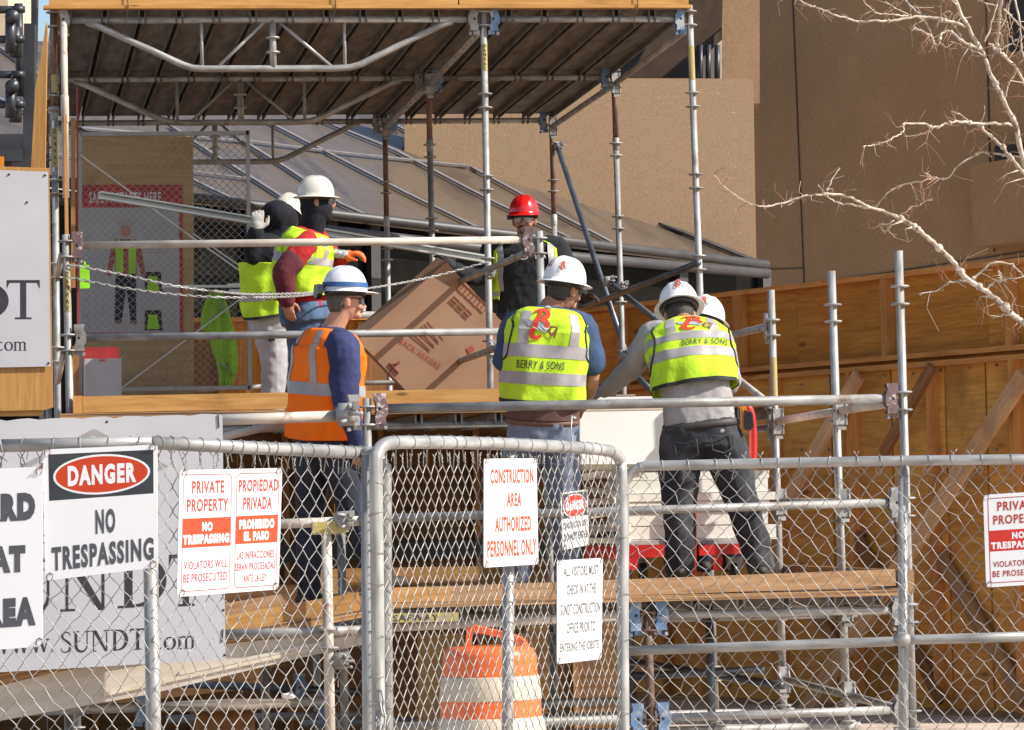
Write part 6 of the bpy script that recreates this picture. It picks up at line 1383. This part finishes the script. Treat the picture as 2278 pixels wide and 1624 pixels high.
q = MB(); q.prism([P(u, v, 20.82) for u, v in ((1656, 912), (1674, 918), (1677, 950), (1668, 958), (1656, 955))], _f0*.06); q.build('pouch', M['blackpl'], tb)
# ---- mostly hidden man behind him
PD = person('person in a white hard hat and orange vest almost hidden behind the bending worker', dict(head=(1566, 728, .1), neck=(1562, 778, .05), shR=(1592, 798, .05), shL=(1520, 805, .1), elR=(1598, 870, .2), wrR=(1570, 900, .3), elL=(1540, 880, .3), wrL=(1560, 910, .4),
    pel=(1570, 985), hipR=(1600, 1005), hipL=(1545, 1005), knL=(1560, 1140), anL=(1565, 1240), knR=(1625, 1140), anR=(1628, 1240)), (-.1, 1),
    dict(d=22.75, hf=(.35, .9), hfz=-.3, w=.16, dp=.13, skin='skintan', pants='jeandk', shirt='blacktee', hat='hatw', hs=1.05, hair='hairdk', eyes=0, hup=(.22, .2, .9), vox=.008, hatz=.0))
vo, S_ = vest(PD[0], PD[1], 'hiorange', .1, .96, .02, None, 0, ((.3, .4),), .11, .05, False, seed=5, edge=None)
logo(PD[5][0], dome_map(PD[5][1], R(170), .68), 0, 0, .55, .32)
# ---- red sleeves, white hat, black mask, under the canopy
PE = person('person in a lime vest and red sweatshirt with a black face mask on the landing', dict(head=(704, 449, -.02), neck=(692, 508), shR=(680, 545, -.2), shL=(704, 535, .18), elR=(630, 606, -.3), wrR=(638, 668, -.26), elL=(742, 580, .18), wrL=(766, 572, .1),
    pel=(678, 692), hipR=(672, 712, -.08), hipL=(692, 712, .08), knL=(694, 815, .1), anL=(694, 915, .12), knR=(668, 815, -.05), anR=(655, 915, -.05)), (.82, -.1),
    dict(d=24.9, hf=(.97, .15), w=.2, dp=.15, skin='skintan', pants='jean', shirt='redshirt', lower_sleeve='maroonsl', hat='hatcream', hs=.93, hair='hairdk', glasses='lens', sr=1.15, shirt_low=-.0, up=.9, leg=1.08, vox=.0075, hatz=-.005, gloveL='gloveo', handL=((784, 566, .08), (0, 0, 1), (.2, -.8, 0), 1.1), handR=((644, 697, -.26), (-.7, -.4, 0), (.6, -.2, 0), .5), bend=-.07))
t, T, p, L, (r, f, up), hh, Fv, Rv = PE
vo, S_ = vest(t, T, 'lime', .16, .965, .024, (.215, .17), .0, ((.57, .67),), .12, .05, False, seed=12, vtop=.94, edge='limesh')
q = MB(); q.ball(L(0, .0, -.04), (r, f, up), (.09, .116, .105), 20, 14); q.ball(L(0, .05, -.09), (r, f, up), (.06, .065, .05), 14, 10); q.ball(L(0, -.03, .02), (r, f, up), (.087, .09, .1), 20, 14); limbpath(q, [L(0, -.01, -.1), T.c(1.0)], [.085, .095])
ob_ = q.build('face_mask', M['darkhood'], t); remesh(ob_, .008, 2, .006, .06)
q = MB(); q.ball(L(.0, .095, .012), (r, f, up), (.052, .028, .026), 14, 8); q.ball(L(0, .123, -.018), (r, f, up), (.012, .012, .02), 8, 6); q.build('eye_area', M['skintan'], t)
q = MB()
for sx in (-1, 1): q.prism([L(sx*.006, .128, .026), L(sx*.05, .112, .026), L(sx*.066, .08, .016), L(sx*.06, .09, -.006), L(sx*.012, .128, -.002)], f*.004)
q.build('safety_glasses', M['lens'], t)
bo = thing('water_bottle', 'cloudy clear plastic bottle held by the worker in red sleeves', 'bottle', tuple(P(755, 566, 24.97)))
q = MB(); a = P(738, 562, 24.95); b = P(772, 568, 24.98); dd = (b-a).normalized(); x_, y_ = orth(dd); q.lathe([(.018, 0), (.032, .01), (.033, .06), (.028, .065), (.033, .07), (.033, .11), (.014, .135)], a, (x_, y_, dd), 16); q.build('bottle_body', M['clear'], bo)
q = MB(); q.lathe([(.014, .135), (.014, .15)], a, (x_, y_, dd), 12); q.build('cap', M['white'], bo)
# ---- hooded man behind him
PF = person('person in a black hood and white trousers hunched under the carried channel', dict(head=(636, 488, .0), neck=(608, 520, 0), shR=(598, 548, -.15), shL=(640, 540, .15), elR=(562, 572, -.2), wrR=(570, 512, -.25), elL=(650, 600, .2), wrL=(655, 640, .2),
    pel=(608, 700), hipR=(600, 715, -.08), hipL=(622, 715, .08), knL=(630, 810, .1), anL=(640, 912, .1), knR=(608, 812, -.05), anR=(608, 912, -.05)), (.75, .6),
    dict(d=26.0, hf=(.6, .75), hfz=-.5, hup=(.42, .3, .85), w=.19, dp=.15, skin='skintan', pants='whitepant', shirt='darkhood', hat='hatcream', hs=.94, brim='cap', hair=None, eyes=0, sr=1.25, up=.5, leg=1.2, vox=.008, hatz=.01, gloveR='glovew', handR=((573, 485, -.25), (-.5, -.6, 0), (.7, 0, .2), 1.15), bend=-.06))
t, T, p, L, (r, f, up), hh, Fv, Rv = PF
vo, S_ = vest(t, T, 'lime', .02, .62, .03, (.205, .17), .0, ((.2, .29),), .12, .05, True, seed=14, vtop=.3, edge=None)
q = MB(); q.ball(L(0, -.04, -.01), (r, f, up), (.12, .12, .13), 20, 14); q.ball(L(0, -.11, -.03), (r, f, up), (.12, .1, .11), 16, 12); limbpath(q, [L(0, -.03, -.08), T.c(.94)-Fv*.03, T.c(.8)-Fv*.05], [.1, .14, .15]); ob_ = q.build('hood', M['darkhood'], t); remesh(ob_, .01, 2, .02, .09)
q = MB(); q.prism([P(590, 738, 25.8), P(606, 735, 25.8), P(612, 758, 25.8), P(598, 760, 25.8)], _f0*.01); q.build('patch', M['blackpl'], t)
# ---- red hat facing the camera
PG_ = person('person in a red hard hat and black shirt facing the viewer by the rail', dict(head=(1166, 490, -.05), neck=(1168, 530), shR=(1098, 550), shL=(1240, 548), elR=(1068, 622, -.05), wrR=(1008, 596, -.25), elL=(1268, 618, -.05), wrL=(1298, 664, -.25),
    pel=(1172, 715), hipR=(1150, 732), hipL=(1195, 732), knL=(1196, 820), anL=(1198, 912), knR=(1150, 820), anR=(1148, 912)), (-.08, -1),
    dict(d=27.8, hf=(-.12, -1), w=.24, dp=.17, skin='skintan', pants='jeandk', shirt='blacktee', hat='hatred', hs=1.0, brim='cap', hair='hairdk', glasses='clear', gframe='alu', sr=1.15, up=.9, leg=1.08, vox=.0065, hatz=.0, gloveR='gloveb', gloveL='gloveb', handR=((990, 582, -.3), (-.2, -.9, 0), (.5, 0, .6), .5), handL=((1312, 660, -.3), (0, -.3, .9), (-.8, 0, .2), .6)))
t, T, p, L, (r, f, up), hh, Fv, Rv = PG_
vo, S_ = vest(t, T, 'lime', .25, .97, .02, (.25, .18), .85, ((.3, .36),), .19, .045, True, seed=15, vtop=.95, edge=None)
fmf = lambda x, t_, o=0: T.pt(math.pi-math.asin(max(-.9, min(.9, x/.22))), t_, .022+o)
q = MB(); put_text(q, 'SOUTH', lambda x, t_: fmf(-x, t_), -.1, -.02, .8, .74, .02) if 0 else None
for cx in (-.06, -.03, -.01): q.path([fmf(-(cx+.016*math.cos(R(a))), .775+.028*math.sin(R(a))) for a in range(0, 360, 30)], .0035, 5, False, closed=True)
put_text(q, 'TRA', lambda x, t_: fmf(x, t_), -.035, -.11, .80, .75, .02); q.build('shirt_print', M['print'], t)
q = MB(); q.path([L(-.03, .094, -.064), L(-.016, .108, -.051), L(0, .11, -.05), L(.016, .108, -.051), L(.03, .094, -.064)], [.006, .009, .009, .009, .006], 8); q.path([L(-.02, .098, -.088), L(-.008, .104, -.098), L(.008, .104, -.098), L(.02, .098, -.088)], [.008, .013, .013, .008], 8); q.build('beard', M['hairdk'], t)
q = MB(); a = hh[1](math.pi/2, .98); q.tube(L(.1, .06, .03), L(.1, .1, .035), .014, 10); q.box(L(.108, .05, .02), (r, f, up), (.03, .05, .03)); q.build('headlamp', M['blackpl'], hh[0])
# ================================================================== bare tree
tr = thing('bare_tree', 'pale leafless tree reaching in from the right edge', 'tree', tuple(CXY(2.9, 17.2)))
z4 = lambda x, y: ((3000+x/1.7094)/1.755, y/1.7094/1.755)
z9 = lambda x, y: ((3000+x/1.7094)/1.755, (900+y/1.7094)/1.755)
TD = 17.2; trr = random.Random(21)
limb = MB(); twg = MB()
def branch(pts, r0, r1, z=z4, d=TD, tw=1.0, dd=0, bow=.08):
    ps = []; n = len(pts)
    for i, (x, y) in enumerate(pts): u, v = z(x, y); ps.append(P(u, v, d+dd*i/(n-1)+trr.uniform(-.02, .02)))
    sp = [q_+V((trr.gauss(0, 1), trr.gauss(0, 1), trr.gauss(0, 1)))*.002 for q_ in smooth(ps, 5)]; N = len(sp); rs = [(r0+(r1-r0)*i/(N-1))*(1+.22*trr.random()*(i % 3 == 0)) for i in range(N)]
    limb.path(sp, [x*.85 for x in rs], 7)
    for i in range(1, N-1):
        if trr.random() < .36*tw:
            t = (sp[i+1]-sp[i-1]).normalized(); w = V((trr.gauss(0, 1), trr.gauss(0, 1), trr.gauss(0, .8)-.1)); w = (w-t*w.dot(t)).normalized(); L = trr.uniform(.03, .16)*(1.4 if trr.random() < .2 else 1)
            p1 = sp[i]+w*L*.5+t*L*.2; p2 = sp[i]+w*L+V((trr.gauss(0, .02), 0, trr.gauss(0, .03)))
            (twg if trr.random() < .6 else limb).path([sp[i], p1, p2], [r1*.6+.0006, .0011, .0008], 5)
            for _ in range(trr.choice((0, 0, 1, 2))):
                w2 = V((trr.gauss(0, 1), trr.gauss(0, 1), trr.gauss(0, 1))).normalized(); twg.path([p1, p1+w2*L*.25+(p2-p1)*.3, p1+w2*L*.45+(p2-p1)*.8], [.0012, .0009, .0006], 4)
            if trr.random() < .4: limb.ball(sp[i], AX, (rs[i]*1.5,)*3, 6, 4)
    return sp
branch([(1900, 1700), (1760, 1250), (1700, 1060), (1640, 820), (1560, 650), (1490, 500), (1430, 350), (1330, 180), (1250, 0), (1200, -120)], .017, .008, tw=.9)
branch([(1310, 175), (1180, 135), (1050, 112), (940, 120), (820, 138), (720, 140), (600, 140), (480, 110), (350, 60), (280, 38), (210, 0), (120, -60)], .0085, .0028, dd=-.3)
branch([(1050, 112), (980, 70), (930, 20), (890, -40)], .006, .003, dd=.2); branch([(950, 105), (860, 60), (780, 10)], .005, .002); branch([(940, 108), (850, 100), (740, 90), (690, 65), (630, 0)], .0048, .002, dd=-.3)
branch([(1420, 330), (1290, 270), (1220, 215), (1165, 215), (1150, 250), (1130, 300), (1095, 265), (1070, 225), (960, 178)], .0085, .003, dd=-.2, tw=1.5); branch([(1300, 270), (1260, 200), (1200, 130), (1170, 90), (1210, 75)], .005, .003)
branch([(1430, 370), (1330, 320), (1260, 290), (1215, 275)], .005, .0016); branch([(1090, 240), (1050, 150), (1000, 115)], .005, .003)
branch([(1660, 830), (1540, 828), (1400, 820), (1270, 812), (1180, 830), (1100, 850), (1040, 825), (910, 825), (900, 870), (860, 905), (800, 938), (720, 962), (630, 975)], .0085, .0025, dd=-.5)
branch([(1340, 810), (1290, 770), (1215, 740)], .005, .002); branch([(1100, 850), (1050, 890), (900, 915)], .004, .0016); branch([(1420, 820), (1440, 760), (1440, 705)], .004, .0015); branch([(640, 975), (620, 1050), (612, 1105)], .002, .001)
branch([(1900, 1330), (1760, 1210), (1640, 1080), (1560, 980), (1440, 870), (1400, 825)], .012, .007)
branch([(1600, 1042), (1500, 1022), (1420, 1018), (1360, 1045), (1260, 1110), (1200, 1188), (1100, 1190), (1000, 1215), (870, 1240), (780, 1300), (720, 1385)], .006, .003, dd=.3)
branch([(1120, 1190), (1080, 1175), (1040, 1152)], .004, .002)
branch([(1900, 760), (1780, 640), (1706, 610), (1640, 570), (1540, 470), (1430, 390), (1300, 300), (1230, 205), (1120, 95), (1020, 10), (900, -70), (850, -95)], .0165, .011, z9, tw=.8)
branch([(860, 1445), (760, 1410), (660, 1378), (560, 1325), (480, 1300), (370, 1295), (260, 1303), (150, 1340), (0, 1375), (-95, 1368), (-200, 1318), (-300, 1240), (-370, 1150)], .009, .0022, dd=-.4)
branch([(650, 1390), (560, 1365), (480, 1358), (420, 1330), (380, 1300), (330, 1230)], .006, .002); branch([(385, 1270), (430, 1190), (480, 1122)], .005, .002)
branch([(870, 1445), (950, 1385), (1000, 1375), (1050, 1345), (1100, 1333)], .003, .0014); branch([(840, 1470), (790, 1500), (740, 1495), (760, 1535), (800, 1540), (855, 1595)], .004, .0012)
branch([(1350, 330), (1210, 348), (1130, 398), (1005, 428)], .007, .0025, z9); branch([(1360, 325), (1430, 270), (1490, 215), (1610, 222), (1670, 268), (1730, 330)], .007, .003, z9)
branch([(1450, 400), (1500, 350), (1560, 330), (1640, 320), (1730, 305)], .006, .003, z9); branch([(1640, 560), (1570, 565), (1490, 585)], .0055, .002, z9); branch([(1560, 330), (1530, 260), (1590, 350)], .003, .0015, z9)
branch([(1560, -20), (1545, 80), (1540, 160), (1520, 300), (1545, 350), (1640, 440), (1720, 570)], .009, .007, tw=1.6, dd=.4); branch([(1640, -20), (1680, 180), (1690, 330), (1720, 420)], .006, .004, tw=1.4); branch([(1570, 60), (1640, 130), (1720, 210)], .006, .004); branch([(1470, 290), (1540, 330), (1600, 300), (1720, 225)], .006, .004, tw=1.5)
branch([(1440, 280), (1480, 190), (1500, 110), (1545, -20)], .006, .003); branch([(1400, 0), (1450, 20), (1530, 40)], .005, .003); branch([(1580, 670), (1600, 570), (1620, 540), (1720, 560)], .004, .002); branch([(1590, 140), (1610, 220), (1640, 300)], .004, .002, dd=.2); branch([(1620, -20), (1600, 60), (1580, 130)], .006, .003, dd=.2)
a = P(*z4(1900, 1700), TD); b = P(*z9(1900, 760), TD); base = P(2700, 1500, TD); base.z = 0
limb.path(smooth([base, base+V((-.03, 0, 1.2)), (a+base)/2+Z1*.6, a], 5), [.06]*6+[.045]*5+[.025]*4+[.018], 10); limb.path([P(*z4(1900, 1330), TD), base+V((-.02, 0, 1.6))], [.013, .03], 8); limb.path([b, base+V((0, 0, .9))], [.017, .04], 8)
limb.build('limb', M['bark'], tr); o = twg.build('twig', M['twig'], tr); o['kind'] = 'stuff'
for o_ in bpy.data.objects:
    if 'category' in o_ and 'kind' not in o_: o_['kind'] = 'thing'
    if '_b' in o_: del o_['_b']
